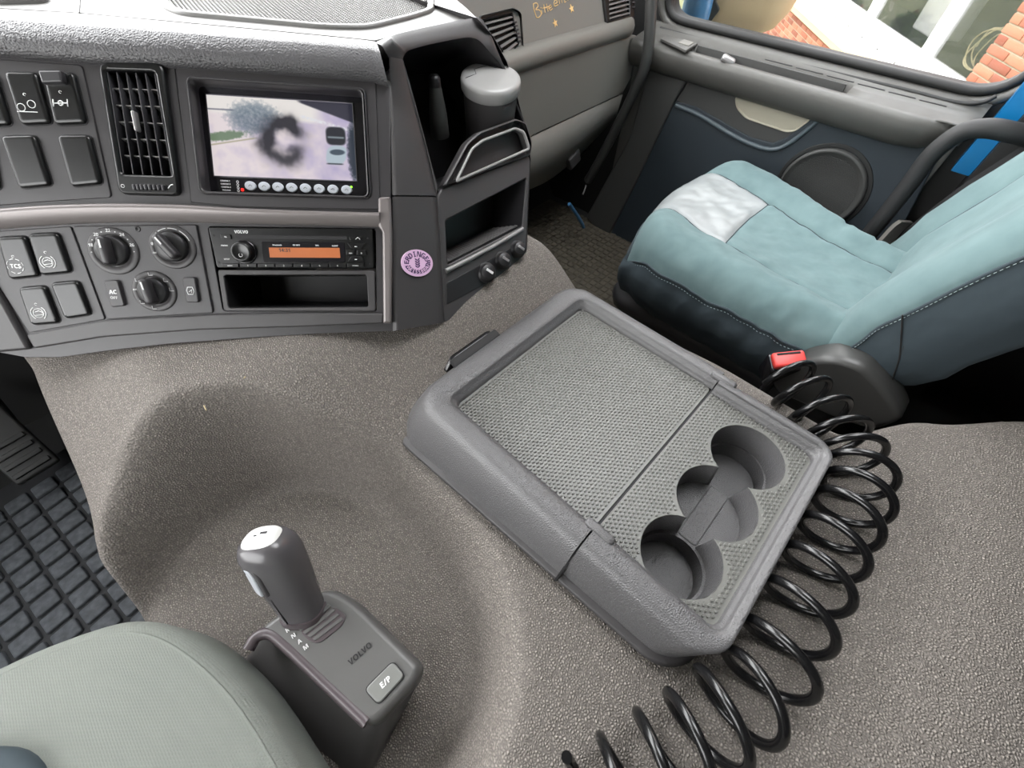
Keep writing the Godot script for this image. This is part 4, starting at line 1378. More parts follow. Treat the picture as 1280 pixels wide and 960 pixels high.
# ---------------------------------------------------------------- tower at the end of the dashboard
func tower_frame() -> Transform3D:
	return frame_of(V(0.259, -0.43, -0.369), Vector3(0.997, 0, -0.075), FACE.basis.y)
func rows_to_world(f: Transform3D, px: Array, z: float) -> Array:
	var o := []
	for p in px:
		o.append(on_frame(f, p) + f.basis.z * z)
	return o
func build_tower():
	var f := tower_frame()
	var t := thing("storage_tower", "dark grey storage tower at the dashboard end with open cavity, shelf and round sticker", "storage tower", V(0.30, -0.44, -0.40))
	# strip between the instrument face and the tower front, in an upper and a lower moulding
	var la := P2([487, 74, 488, 103, 489, 150, 490, 200, 491, 244])
	var ra := P2([505, 76, 509, 95, 524, 150, 537, 200, 546, 245])
	var lb := P2([491, 246, 491, 300, 491, 350, 491, 414])
	var rb := P2([546, 247, 550, 300, 553, 350, 555, 403])
	var l1 := rows_to_world(FACE, la, 0.0)
	l1[0] = top_point(Vector2(487, 72))
	var upper := [rows_to_world(FACE, la, -0.03), l1, [], [], rows_to_world(f, ra, 0.0), rows_to_world(f, ra, -0.03)]
	var lower := [rows_to_world(FACE, lb, -0.03), rows_to_world(FACE, lb, 0.0), [], [], rows_to_world(f, rb, 0.0), rows_to_world(f, rb, -0.03)]
	for part in [[upper, "upper_cheek"], [lower, "lower_cheek"]]:
		var g: Array = part[0]
		for i in g[1].size():
			g[2].append(g[1][i].lerp(g[4][i], 0.12) + FACE.basis.z * 0.002)
			g[3].append(g[1][i].lerp(g[4][i], 0.88) + FACE.basis.z * 0.003)
		put(loft(g, false, false, false), part[1], M.tower, t)
	# hood over the cavity
	var rim_px := P2([546, 232, 541, 215, 524, 150, 509, 95, 505, 76, 508, 67, 514, 62, 535, 56, 558, 51, 580, 47, 592, 47, 602, 52, 615, 67, 632, 89, 646, 130, 655, 152])
	var out_px := P2([546, 245, 538, 206, 520, 140, 503, 90, 489, 76, 478, 58, 472, 52, 505, 43, 535, 36, 565, 29, 584, 25, 598, 23, 618, 46, 635, 78, 649, 126, 658, 152])
	var hood := [[], [], [], []]
	for i in rim_px.size():
		var a := on_frame(f, rim_px[i])
		var b: Vector3
		if i >= 6 and i <= 11:
			b = top_point(out_px[i])
		elif i < 6:
			b = on_frame(f, out_px[i]) + f.basis.z * 0.0005
		else:
			b = on_frame(f, out_px[i]) - f.basis.z * 0.012
		hood[0].append(b)
		hood[1].append(b.lerp(a, 0.35) + (f.basis.z * 0.5 + Vector3.UP * 0.5) * (0.012 if i >= 5 and i <= 12 else 0.001))
		hood[2].append(b.lerp(a, 0.85) + f.basis.z * 0.003)
		hood[3].append(a - f.basis.z * 0.002)
	var sm := []
	for r in hood:
		sm.append(smooth_path(r, 4))
	put(loft(sm, false, false, false), "hood", M.tower, t)
	# dark cavity behind the rim
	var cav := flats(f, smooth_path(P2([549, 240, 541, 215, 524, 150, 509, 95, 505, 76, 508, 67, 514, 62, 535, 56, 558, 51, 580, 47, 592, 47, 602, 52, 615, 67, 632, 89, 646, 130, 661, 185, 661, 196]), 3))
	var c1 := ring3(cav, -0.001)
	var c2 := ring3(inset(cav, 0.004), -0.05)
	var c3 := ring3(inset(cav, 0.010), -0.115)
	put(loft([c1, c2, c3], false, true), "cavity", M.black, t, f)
	# right flank of the tower, going forward
	var flank := []
	for p in P2([598, 23, 618, 46, 635, 78, 649, 126, 662, 180, 664, 200, 661, 260, 659, 310, 655, 336]):
		flank.append(on_frame(f, p))
	var deep := []
	for p in flank:
		deep.append(p + Vector3(0.02, -0.005, -0.30))
	var near := []
	for p in flank:
		near.append(p + f.basis.x * -0.002 + f.basis.z * 0.001)
	put(loft([near, flank, deep], false, false, false), "flank", M.tower_low, t)
	# lower front with shelf opening
	var front := rounded(flats(f, P2([547, 246, 552, 236, 661, 194, 664, 200, 661, 260, 659, 310, 654, 336, 622, 366, 586, 393, 556, 403])), 0.004, 3)
	var shelf := rounded(flats(f, P2([557.5, 276, 658.5, 223, 653, 283, 560, 331])), 0.003, 3)
	put(plate_with_holes(front, [shelf], -0.012, 0.0, 0.002), "front_panel", M.tower_low, t, f)
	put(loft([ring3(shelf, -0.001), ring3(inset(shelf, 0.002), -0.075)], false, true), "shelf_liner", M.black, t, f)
	# ribbed shelf mat
	var sa := on_frame(f, Vector2(561, 330)) - f.basis.z * 0.002
	var sb := on_frame(f, Vector2(653, 282)) - f.basis.z * 0.002
	var ribs := []
	var bump := bump_mesh(0.0028, 0.0017, 0.0012)
	for i in 32:
		for j in 14:
			var p := sa.lerp(sb, (i + (0.5 if j % 2 else 0.0) + 0.3) / 33.0) - f.basis.z * (0.003 + 0.0052 * j) + f.basis.y * 0.002
			ribs.append(Transform3D(Basis(f.basis.x, f.basis.y, f.basis.z), p))
	studs(ribs, bump, "shelf_studs", M.tower_low, t)
	# lip below the shelf and socket band
	var lip := []
	for p in P2([557, 339, 590, 322, 625, 303, 653, 286]):
		lip.append(on_frame(f, p) + f.basis.z * 0.001)
	put(tube(smooth_path(lip, 4), 0.0035, 8), "shelf_lip", M.silver, t)
	put(slab(rounded(flats(f, P2([558, 354, 655, 301, 653, 330, 558, 381])), 0.003), -0.002, 0.0012, 0.0008), "socket_band", M.black, t, f)
	for a in [[Vector2(607, 341), 0.0155, 0], [Vector2(627, 326), 0.0145, 1], [Vector2(646, 312), 0.0140, 2]]:
		var q := flat(f, a[0])
		var xf := f * Transform3D(Basis(Vector3(1, 0, 0), -0.25) * Basis(Vector3(0, 1, 0), -0.25), Vector3(q.x, q.y, 0.001))
		var r: float = a[1]
		var sk := put(lathe([Vector2(r, -0.004), Vector2(r, 0.003), Vector2(r - 0.001, 0.0045), Vector2(r * 0.78, 0.005), Vector2(r * 0.74, 0.012), Vector2(r * 0.66, 0.0135), Vector2(0.0004, 0.0135)], 28, true), "power_socket", M.black, t, xf)
		put(rbox(Vector3(0.004, 0.012, 0.002), 0.001), "socket_tab", M.silver if a[2] else M.print, sk, xf * Transform3D(Basis(Vector3(0, 0, 1), 0.5), Vector3(r * 0.1, 0, 0.0138)))
	# flap with finger opening in front of the cavity
	var fo := rounded(flats(f, P2([551, 234, 581, 179, 596, 166, 642, 149, 655, 154, 663, 180, 661, 195])), 0.006, 4)
	var fi := rounded(flats(f, P2([567, 228, 587, 187, 600, 177, 641, 161.5, 652, 166, 659, 187])), 0.005, 4)
	put(plate_with_holes(fo, [fi], -0.006, 0.006, 0.0025), "flap", M.tower, t, f)
	put(slab(inset(fi, -0.003), -0.016, -0.012, 0.0), "flap_back", M.tower_low, t, f)
	put(plate_with_holes(inset(fi, -0.0015), [inset(fi, 0.002)], 0.004, 0.0075, 0.0012), "flap_rim", M.cup_grey, t, f)
	# sticker on the lower cheek
	var sf := frame_of(on_frame(FACE, Vector2(491, 329)).lerp(on_frame(f, Vector2(551.5, 329)), 0.5) + FACE.basis.z * 0.004, on_frame(f, Vector2(551.5, 329)) - on_frame(FACE, Vector2(491, 329)), FACE.basis.y)
	var sq := flat(sf, Vector2(522, 329))
	var sx := flat(sf, Vector2(541.5, 327)).distance_to(flat(sf, Vector2(502.5, 331))) / 2.0
	var sy := flat(sf, Vector2(523, 312)).distance_to(flat(sf, Vector2(521, 345.5))) / 2.0
	var so := sf * Transform3D(Basis(), Vector3(sq.x, sq.y, 0.0))
	var sticker := put(slab(disc(Vector2.ZERO, sx, sy, 40), -0.001, 0.0006, 0.0002), "sticker", M.sticker, t, so)
	sticker.set_meta("label", "round pink and lilac brewery sticker with an ear of wheat")
	var band := PackedVector2Array()
	for k in 17:
		var a := deg_to_rad(196 + 160.0 * k / 16.0)
		band.append(Vector2(cos(a) * sx * 0.82, sin(a) * sy * 0.80))
	for k in 17:
		var a := deg_to_rad(356 - 160.0 * k / 16.0)
		band.append(Vector2(cos(a) * sx * 0.52, sin(a) * sy * 0.50))
	put(slab(band, 0.0, 0.0009, 0.0), "sticker_band", M.sticker_ink, sticker, so)
	for k in 8:
		var a := deg_to_rad(176 - 24.0 * k)
		put(words("ERDINGER"[k], sx * 0.40, 0.0002, "Droid Sans", true), "lettering", M.sticker_ink, sticker, so * Transform3D(Basis(Vector3(0, 0, 1), a - PI / 2), Vector3(cos(a) * sx * 0.68, sin(a) * sy * 0.66, 0.0008)))
	for k in 9:
		var a := deg_to_rad(211 + 16.3 * k)
		put(words("WEISSBRÄU"[k], sx * 0.27, 0.0002, "Droid Sans", true), "lettering", M.sticker, sticker, so * Transform3D(Basis(Vector3(0, 0, 1), a + PI / 2), Vector3(cos(a) * sx * 0.67, sin(a) * sy * 0.65, 0.0011)))
	for k in 4:
		for s in [-1.0, 1.0]:
			put(slab(scaled_poly(PackedVector2Array([Vector2(s * 0.02, -0.12), Vector2(s * 0.20, 0.02), Vector2(s * 0.20, 0.13), Vector2(s * 0.02, 0.0)]), sy), 0.0004, 0.0009, 0.0), "wheat_grain", M.sticker_ink, sticker, so * Transform3D(Basis(Vector3(0, 0, 1), 0.12), Vector3(0, (0.26 - 0.17 * k) * sy, 0)))
	build_mug(f)
func scaled_poly(p: PackedVector2Array, k: float) -> PackedVector2Array:
	var o := PackedVector2Array()
	for q in p:
		o.append(q * k)
	return o
func build_mug(f: Transform3D):
	var c := at_depth(Vector2(614, 103), 0.60)
	var ax := Vector3(-0.07, 0.985, 0.13).normalized()
	var side := (RIGHT - ax * RIGHT.dot(ax)).normalized()
	var b := Basis(side, ax, side.cross(ax))
	var t := thing("ashtray_cup", "grey lidded ashtray cup standing in the open tower cavity", "ashtray", c - ax * 0.11)
	var xf := Transform3D(b, c)
	put(lathe([Vector2(0.0330, -0.1210), Vector2(0.0341, -0.1188), Vector2(0.0391, -0.0132), Vector2(0.0394, -0.0088)], 40), "body", M.tower, t, xf)
	put(lathe([Vector2(0.0396, -0.0110), Vector2(0.0424, -0.0066), Vector2(0.0427, 0.0030), Vector2(0.0415, 0.0065), Vector2(0.0370, 0.0085), Vector2(0.0200, 0.0098), Vector2(0.0004, 0.0100)], 40), "lid", M.cup_grey, t, xf)
	# hinged half of the lid and the joint line
	var ln := []
	for k in 15:
		var s := k / 14.0
		var p := Vector2(-0.012, lerpf(-0.039, 0.039, s))
		if k > 4 and k < 10:
			p.x -= 0.012
		var r := p.length()
		var y := lerpf(0.0100, 0.0085, r / 0.037) if r < 0.037 else lerpf(0.0085, 0.004, (r - 0.037) / 0.0055)
		ln.append(xf * (Basis(Vector3.UP, -0.9) * Vector3(p.x, y + 0.0003, p.y)))
	put(tube(ln, 0.0006, 5), "lid_joint", M.seam, t)
	put(rbox(Vector3(0.016, 0.004, 0.008), 0.0015), "lid_tab", M.tower, t, Transform3D(b * Basis(Vector3.UP, 0.7), xf * (Basis(Vector3.UP, 0.7) * Vector3(0.0, -0.015, 0.037))))
	# slim dark flask behind it
	var q := at_depth(Vector2(548, 142), 0.60)
	var fl := thing("flask", "slim dark flask leaning at the back of the tower cavity", "flask", q - Vector3.UP * 0.03)
	put(lathe([Vector2(0.013, -0.03), Vector2(0.0135, -0.028), Vector2(0.0125, 0.0), Vector2(0.0085, 0.030), Vector2(0.0075, 0.034)], 20), "body", M.door_dark, fl, Transform3D(Basis(), q))
	put(lathe([Vector2(0.008, 0.033), Vector2(0.008, 0.042), Vector2(0.006, 0.046), Vector2(0.0003, 0.047)], 20), "cap", M.black, fl, Transform3D(Basis(), q))

# ---------------------------------------------------------------- passenger side of the dashboard
func build_glove_side():
	var t := thing("glove_compartment", "light grey passenger dashboard with shelf ledge, glove box and gold handwriting", "glove box", V(1.0, -0.62, -0.76))
	# ledge: a rounded section running across
	var sec := [Vector2(-0.79, -0.36), Vector2(-0.79, -0.281), Vector2(-0.765, -0.281), Vector2(-0.745, -0.283), Vector2(-0.735, -0.288), Vector2(-0.731, -0.297), Vector2(-0.731, -0.308), Vector2(-0.735, -0.317), Vector2(-0.742, -0.322), Vector2(-0.75, -0.33)]
	var rings := []
	for a in [[0.42, 0.0], [1.215, 0.0], [1.232, 0.003], [1.241, 0.010]]:
		var r := []
		for p in sec:
			r.append(V(a[0], p.y, p.x - a[1]))
		rings.append(r)
	put(loft(rings, true, true), "ledge", M.glove, t)
	# upper panel carrying the writing
	var gp := frame_of(V(0.95, -0.281, -0.765), Vector3(1, 0, 0.02), Vector3(0, 0.88, -0.475))
	put(slab(PackedVector2Array([Vector2(-0.52, -0.01), Vector2(0.29, -0.01), Vector2(0.29, 0.115), Vector2(-0.52, 0.115)]), -0.02, 0.0, 0.002), "upper_panel", M.glove_panel, t, gp)
	put(slab(PackedVector2Array([Vector2(-0.52, 0.0), Vector2(0.29, 0.0), Vector2(0.29, 0.30), Vector2(-0.52, 0.30)]), -0.02, 0.0, 0.002), "top_shelf", M.dash_top, t, Transform3D(Basis(Vector3(1, 0, 0), Vector3(0, 0, -1), Vector3(0, 1, 0)), gp * Vector3(0, 0.113, -0.002)))
	# handwriting and stars in gold
	var wq := flat(gp, Vector2(683, 15))
	var run := flat(gp, Vector2(700, 4)) - flat(gp, Vector2(668, 21))
	var hand := put(script_words(gp), "handwriting", M.gold, t)
	for p in [Vector2(694.5, 29), Vector2(715, 11), Vector2(737, -8)]:
		var q := flat(gp, p)
		var star := PackedVector2Array()
		for k in 10:
			var a := PI / 2 + k * PI / 5 + 0.15
			star.append(q + Vector2(cos(a), sin(a)) * (0.0085 if k % 2 == 0 else 0.0036))
		put(slab(star, -0.0005, 0.0012, 0.0002, false), "star", M.gold, t, gp)
	# glove box lid and the lower edge that runs back under it
	var gb := Transform3D(Basis(Vector3(1, 0, 0), Vector3(0, 1, 0), Vector3(0, 0, 1)), V(0.95, -0.38, -0.738))
	put(slab(rounded(flats(gb, P2([560, 117, 643, 91, 797, 44, 789, 98, 779, 117, 698, 155, 560, 220])), 0.006, 3), -0.03, 0.0, 0.003), "lid", M.glove, t, gb)
	var cr := P2([560, 221, 640, 184, 698, 156.5, 779, 118.5])
	var lo := P2([560, 262, 665, 236, 712, 206, 758, 160])
	var r0 := []
	var r1 := []
	var r2 := []
	var r3 := []
	for i in cr.size():
		var a := on_frame(gb, cr[i])
		var b := on_z(lo[i], -0.80)
		r0.append(a + Vector3(0, 0, -0.03))
		r1.append(a)
		r2.append(a.lerp(b, 0.5) + Vector3(0, -0.004, 0.012))
		r3.append(b)
	var r4 := []
	for p in r3:
		r4.append(p + Vector3(0, 0.0, -0.25))
	put(loft([smooth_path(r0, 4), smooth_path(r1, 4), smooth_path(r2, 4), smooth_path(r3, 4), smooth_path(r4, 4)], false, false, false), "lower_edge", M.glove, t)
	# vents
	side_vent(t, gp, P2([596, 22, 640, 11, 650, 17, 653, 64, 632, 75, 612, 50]), P2([600, 28, 638, 19, 646, 57, 632, 71]), 6, Vector2(643.5, 42), Vector2(640, 28), Vector2(647, 56))
	side_vent(t, gp, P2([750, -25, 788, -34, 791, 24, 757, 33]), P2([758, -24, 783, -30, 785, 20, 760, 27]), 9, Vector2(788, -5), Vector2(788, -20), Vector2(789, 14))
	# dark carcass behind
	var car := put(join([box_at(V(0.42, -0.62, -1.2), V(1.22, -0.30, -0.80))]), "carcass", M.void, t)
	# sloping toe board under it
	solo(loft([[V(0.45, -0.9, -0.98), V(1.30, -0.9, -0.98)], [V(0.45, -0.5, -1.21), V(1.30, -0.5, -1.21)]], false, false, false), "wall_toe_board", M.floor, "dark sloping toe board under the glove box", "cab shell", Transform3D(), "", "structure")
func side_vent(t: Node3D, f: Transform3D, frame_px: Array, hole_px: Array, n: int, wheel: Vector2, w0: Vector2, w1: Vector2):
	var fr := rounded(flats(f, frame_px), 0.008, 4)
	var ho := rounded(flats(f, hole_px), 0.002, 2)
	var v := put(plate_with_holes(fr, [ho], -0.002, 0.008, 0.002), "air_vent", M.key, t, f)
	put(slab(inset(ho, -0.001), -0.001, 0.0, 0.0), "duct", M.void, v, f)
	for k in n:
		var s := (k + 0.5) / n
		var a: Vector2 = hole_px[0].lerp(hole_px[3], s)
		var b: Vector2 = hole_px[1].lerp(hole_px[2], s)
		var p := on_frame(f, a)
		var q := on_frame(f, b)
		put(rbox(Vector3(p.distance_to(q), 0.0025, 0.008), 0.001), "slat", M.silver, v, Transform3D(frame_of(Vector3.ZERO, q - p, f.basis.y).basis * Basis(Vector3(1, 0, 0), 0.5), (p + q) / 2.0 + f.basis.z * 0.004))
	for k in 6:
		var p := on_frame(f, w0.lerp(w1, (k + 0.5) / 6.0))
		put(rbox(Vector3(0.010, 0.0035, 0.006), 0.0014), "thumb_wheel_rib", M.vane, v, Transform3D(f.basis, p + f.basis.z * 0.009))
func script_words(f: Transform3D) -> ArrayMesh:   # slanting brush strokes: Bitte einsteigen, cut by the picture's edge
	var strokes := [
		[667, 5, 668, 12, 671, 22], [667, 5, 671, 4, 673, 8, 670, 12, 675, 13, 677, 18, 674, 22, 671, 22],   # B
		[677, 13, 678, 18], [676.5, 9.5, 677, 10.5],                                                      # i
		[680, 6, 682, 16], [678.5, 10.5, 684, 9.5],                                                       # t
		[683.5, 5, 685.5, 14.5], [682, 9.5, 687.5, 8],                                                    # t
		[686, 11, 689.5, 9, 688.5, 6.5, 686.5, 9, 688, 13, 691, 11],                                      # e
		[694, 5, 697, 3, 695, 0, 693, 3, 694, 8, 698, 6],                                                 # e
		[699, -1, 700, 5], [699, -5, 699, -4],                                                            # i
		[702, -1, 703, 4], [702, 0, 704, -3, 706, -2, 706, 3, 708, 2],                                    # n
		[712, -8, 709, -6, 712, -2, 710, 1], [714, -12, 716, -3], [712, -8, 717, -10]]
	var list := []
	for s in strokes:
		var pts := []
		for p in P2(s):
			pts.append(on_frame(f, p) + f.basis.z * 0.0006)
		if pts.size() > 2:
			pts = smooth_path(pts, 4)
		list.append([tube(pts, 0.0009, 5), Transform3D()])
	return join(list)

# ---------------------------------------------------------------- passenger door
func build_door():
	var side := Transform3D(Basis(Vector3(0, 0, 1), Vector3(0, 1, 0), Vector3(-1, 0, 0)), V(1.33, 0, 0))   # local x runs backwards, z into the cab
	# wall round the door window
	var outer := rect(-1.22, -0.96, 1.05, 0.80)
	var hole := rounded(PackedVector2Array([Vector2(-0.72, -0.284), Vector2(0.048, -0.284), Vector2(0.075, 0.42), Vector2(-0.50, 0.42)]), 0.075, 8)
	solo(plate_with_holes(outer, [hole], -0.04, 0.0, 0.002), "wall_right", M.seal, "dark lined side of the cab round the passenger window", "cab shell", side, "", "structure")
	solo(slab(inset(hole, -0.004), -0.022, -0.018, 0.0), "window_3", M.pane_tinted, "tinted pane of the passenger door window", "window", side, "", "structure")
	var d := thing("door_1", "grey passenger door trim with armrest, dark blue panel and round loudspeaker", "door", V(1.25, -0.9, -0.33), "", "structure")
	# rubber seal and grey garnish along the sill
	var loop := []
	for p in inset(hole, -0.004):
		loop.append(side * Vector3(p.x, p.y, 0.004))
	loop.append(loop[0])
	put(tube(loop, 0.0085, 8), "window_seal", M.seal, d)
	var loop2 := []
	for p in inset(hole, -0.022):
		loop2.append(side * Vector3(p.x, p.y, 0.006))
	loop2.append(loop2[0])
	put(tube(loop2, 0.010, 8), "window_garnish", M.door_grey, d)
	# sill and armrest: one section swept along the door, with a trough for the grip
	var rings := []
	var zs := [-0.735, -0.70, -0.62, -0.585, -0.57, -0.555, -0.52, -0.40, -0.30, -0.235, -0.215, -0.20, -0.15, -0.08, -0.03, 0.0, 0.02, 0.034]
	for i in zs.size():
		var z: float = zs[i]
		var dip := 0.055 * step(-0.587, -0.567, z) * (1.0 - step(-0.222, -0.200, z))
		var tail := step(-0.06, 0.036, z)
		var low := -0.385 + 0.02 * tail
		var out := 1.228 + 0.04 * tail * tail
		var ring := []
		for p in [Vector2(1.335, -0.305), Vector2(1.33, -0.299), Vector2(1.312, -0.297), Vector2(1.290, -0.312), Vector2(1.286, -0.315 - dip), Vector2(1.270, -0.318 - dip), Vector2(1.255, -0.321 - dip), Vector2(1.250, -0.3222), Vector2(1.242, -0.3235), Vector2(out + 0.004, -0.3275), Vector2(out, -0.335), Vector2(out + 0.003, -0.355), Vector2(out + 0.012, low + 0.012), Vector2(out + 0.024, low), Vector2(1.29, low - 0.002), Vector2(1.335, low)]:
			ring.append(V(p.x, p.y, z))
		rings.append(ring)
	put(loft(rings), "armrest", M.door_grey, d)
	var gk := []
	for p in P2([826, 35, 880, 50, 960, 71, 1050, 93, 1135, 113, 1195, 128, 1228, 128, 1246, 120]):
		gk.append(on_x(p, 1.303))
	put(tube(smooth_path(gk, 4), 0.0042, 6), "sill_gasket", M.seal, d)
	for k in 6:   # demister slots along the sill
		var p := Vector2(974, 78.5).lerp(Vector2(1167, 129), k / 5.0)
		var a := on_y(p + Vector2(-17, -4.2), -0.3045)
		var b := on_y(p + Vector2(17, 4.2), -0.3045)
		put(rbox(Vector3(a.distance_to(b), 0.0016, 0.004), 0.0007), "demister_slot", M.seam, d, frame_of((a + b) / 2.0, b - a, Vector3.UP))
	# lock button plate and inner handle
	var up := Transform3D(Basis(Vector3(0, 0, 1), Vector3(1, 0, 0), Vector3(0, 1, 0)), V(1.27, -0.3155, -0.6))
	put(slab(rounded(flats(up, P2([826, 49, 858, 64, 874, 54, 838, 40])), 0.004, 3), -0.003, 0.0015, 0.001), "lock_plate", M.door_grey, d, up)
	put(slab(rounded(flats(up, P2([848, 55, 861, 59, 868, 55, 855, 51])), 0.002, 3), 0.0005, 0.0035, 0.001), "lock_button", M.glove_panel, d, up)
	put(join([box_at(V(1.279, -0.365, -0.572), V(1.2862, -0.3155, -0.214)), box_at(V(1.252, -0.376, -0.572), V(1.28, -0.362, -0.214))]), "shade_liner", M.door_dark, d)  # dark liner added: the trough's shade is put into its colour
	var hq := on_y(Vector2(911, 75), -0.320)
	put(rbox(Vector3(0.022, 0.014, 0.034), 0.006), "door_handle", M.silver, d, Transform3D(Basis(Vector3.UP, 0.35) * Basis(Vector3(1, 0, 0), 0.3), hq))
	# main panel
	var pf := Transform3D(Basis(Vector3(0, 0, 1), Vector3(0, 1, 0), Vector3(-1, 0, 0)), V(1.272, 0, 0))
	put(slab(PackedVector2Array([Vector2(-0.735, -0.94), Vector2(0.03, -0.94), Vector2(0.03, -0.33), Vector2(-0.735, -0.33)]), -0.04, 0.0, 0.004), "backing", M.door_grey, d, pf)
	# dark post trim in front of the panel
	put(slab(rounded(flats(pf, P2([812, 88, 838, 58, 862, 100, 848, 122, 800, 222, 760, 300, 735, 270, 790, 170])), 0.01, 3), -0.004, 0.012, 0.006), "post_trim", M.door_dark, d, pf)
	# blue-grey cloth field with its rounded front top
	var blue := flats(pf, P2([846, 126, 872, 133, 940, 171, 968, 178, 985, 171, 1020, 145, 1030, 143, 1146, 178, 1168, 182, 1172, 200, 1120, 300, 1080, 380, 860, 420, 740, 340, 800, 222]))
	put(slab(blue, -0.004, 0.006, 0.003, false), "cloth_panel", M.door_blue, d, pf)
	# charcoal field above, framing the pull
	put(slab(rounded(flats(pf, P2([848, 124, 858, 108, 874, 101, 896, 104, 1023, 140, 1020, 150, 988, 174, 968, 180, 942, 173, 852, 129])), 0.008, 4), -0.004, 0.003, 0.001), "pull_field", M.door_dark, d, pf)
	var edge := []
	for p in smooth_path(P2([847, 131, 876, 143, 912, 165, 942, 180, 966, 186, 984, 181, 1004, 167, 1024, 150]), 4):
		edge.append(on_frame(pf, p) + pf.basis.z * 0.006)
	put(tube(edge, 0.0055, 8), "field_bead", M.bead, d)
	# beige pull cup
	var cup := rounded(flats(pf, P2([920, 119, 1018, 147, 996, 164, 984, 165, 934, 148, 922, 135])), 0.012, 5)
	put(loft([ring3(cup, 0.002), ring3(cup, 0.006), ring3(inset(cup, 0.0015), 0.0075), ring3(inset(cup, 0.003), 0.006), ring3(inset(cup, 0.0045), 0.0045)], false, true), "pull_cup", M.pull, d, pf)
	# loudspeaker
	var sq := flat(pf, Vector2(1026, 236))
	var so := pf * Transform3D(Basis(), Vector3(sq.x, sq.y, 0.006))
	var sp := put(lathe([Vector2(0.094, -0.004), Vector2(0.094, 0.006), Vector2(0.091, 0.010), Vector2(0.086, 0.010), Vector2(0.084, 0.007), Vector2(0.0005, 0.011)], 48, true), "loudspeaker", M.door_dark, d, so)
	put(plate_with_holes(disc(Vector2.ZERO, 0.104, 0.104, 48), [disc(Vector2.ZERO, 0.0945, 0.0945, 48)], -0.004, 0.002, 0.0015), "speaker_ring", M.seal, sp, so)
	var dots := []
	for i in range(-24, 25):
		for j in range(-27, 28):
			var p := Vector2(i * 0.0034 + (0.0017 if j % 2 else 0.0), j * 0.003)
			if p.length() < 0.078:
				dots.append(so * Transform3D(Basis(Vector3(1, 0, 0), PI / 2), Vector3(p.x, p.y, 0.0105 - 0.0035 * p.length() / 0.084)))
	studs(dots, bump_mesh(0.0012, 0.0012, 0.0010), "grille_studs", M.door_dark, sp)
	# blue pillar behind the door
	solo(join([box_at(V(1.262, -0.40, 0.05), V(1.328, 0.8, 0.082))]), "wall_pillar", M.cab_blue, "blue painted door pillar behind the passenger window", "cab shell", Transform3D(), "", "structure")
	solo(join([box_at(V(1.240, -0.9, 0.083), V(1.328, 0.75, 0.34))]), "wall_pillar_trim", M.seal, "black trim on the blue door pillar", "cab shell", Transform3D(), "", "structure")
	# grab bars
	var gb := []
	for p in [V(1.215, -0.70, 0.0), V(1.20, -0.582, 0.003), V(1.20, -0.44, 0.005), V(1.20, -0.375, 0.003), V(1.20, -0.344, 0.008), V(1.20, -0.318, 0.022), V(1.20, -0.304, 0.05), V(1.205, -0.302, 0.085), V(1.225, -0.305, 0.13)]:
		gb.append(p)
	solo(tube(smooth_path(gb, 6), 0.0165, 14), "grab_bar", M.rubber, "thick black grab bar bent beside the blue door pillar", "grab bar")
	var ga := []
	for p in P2([817, -30, 815, 0, 812, 50, 806, 85, 790, 122, 770, 162, 748, 204, 735, 226]):
		ga.append(on_x(p, 1.215))
	solo(tube(smooth_path(ga, 6), 0.014, 12), "grab_bar", M.seat_cover, "long dark grab bar curving down beside the glove box", "grab bar")

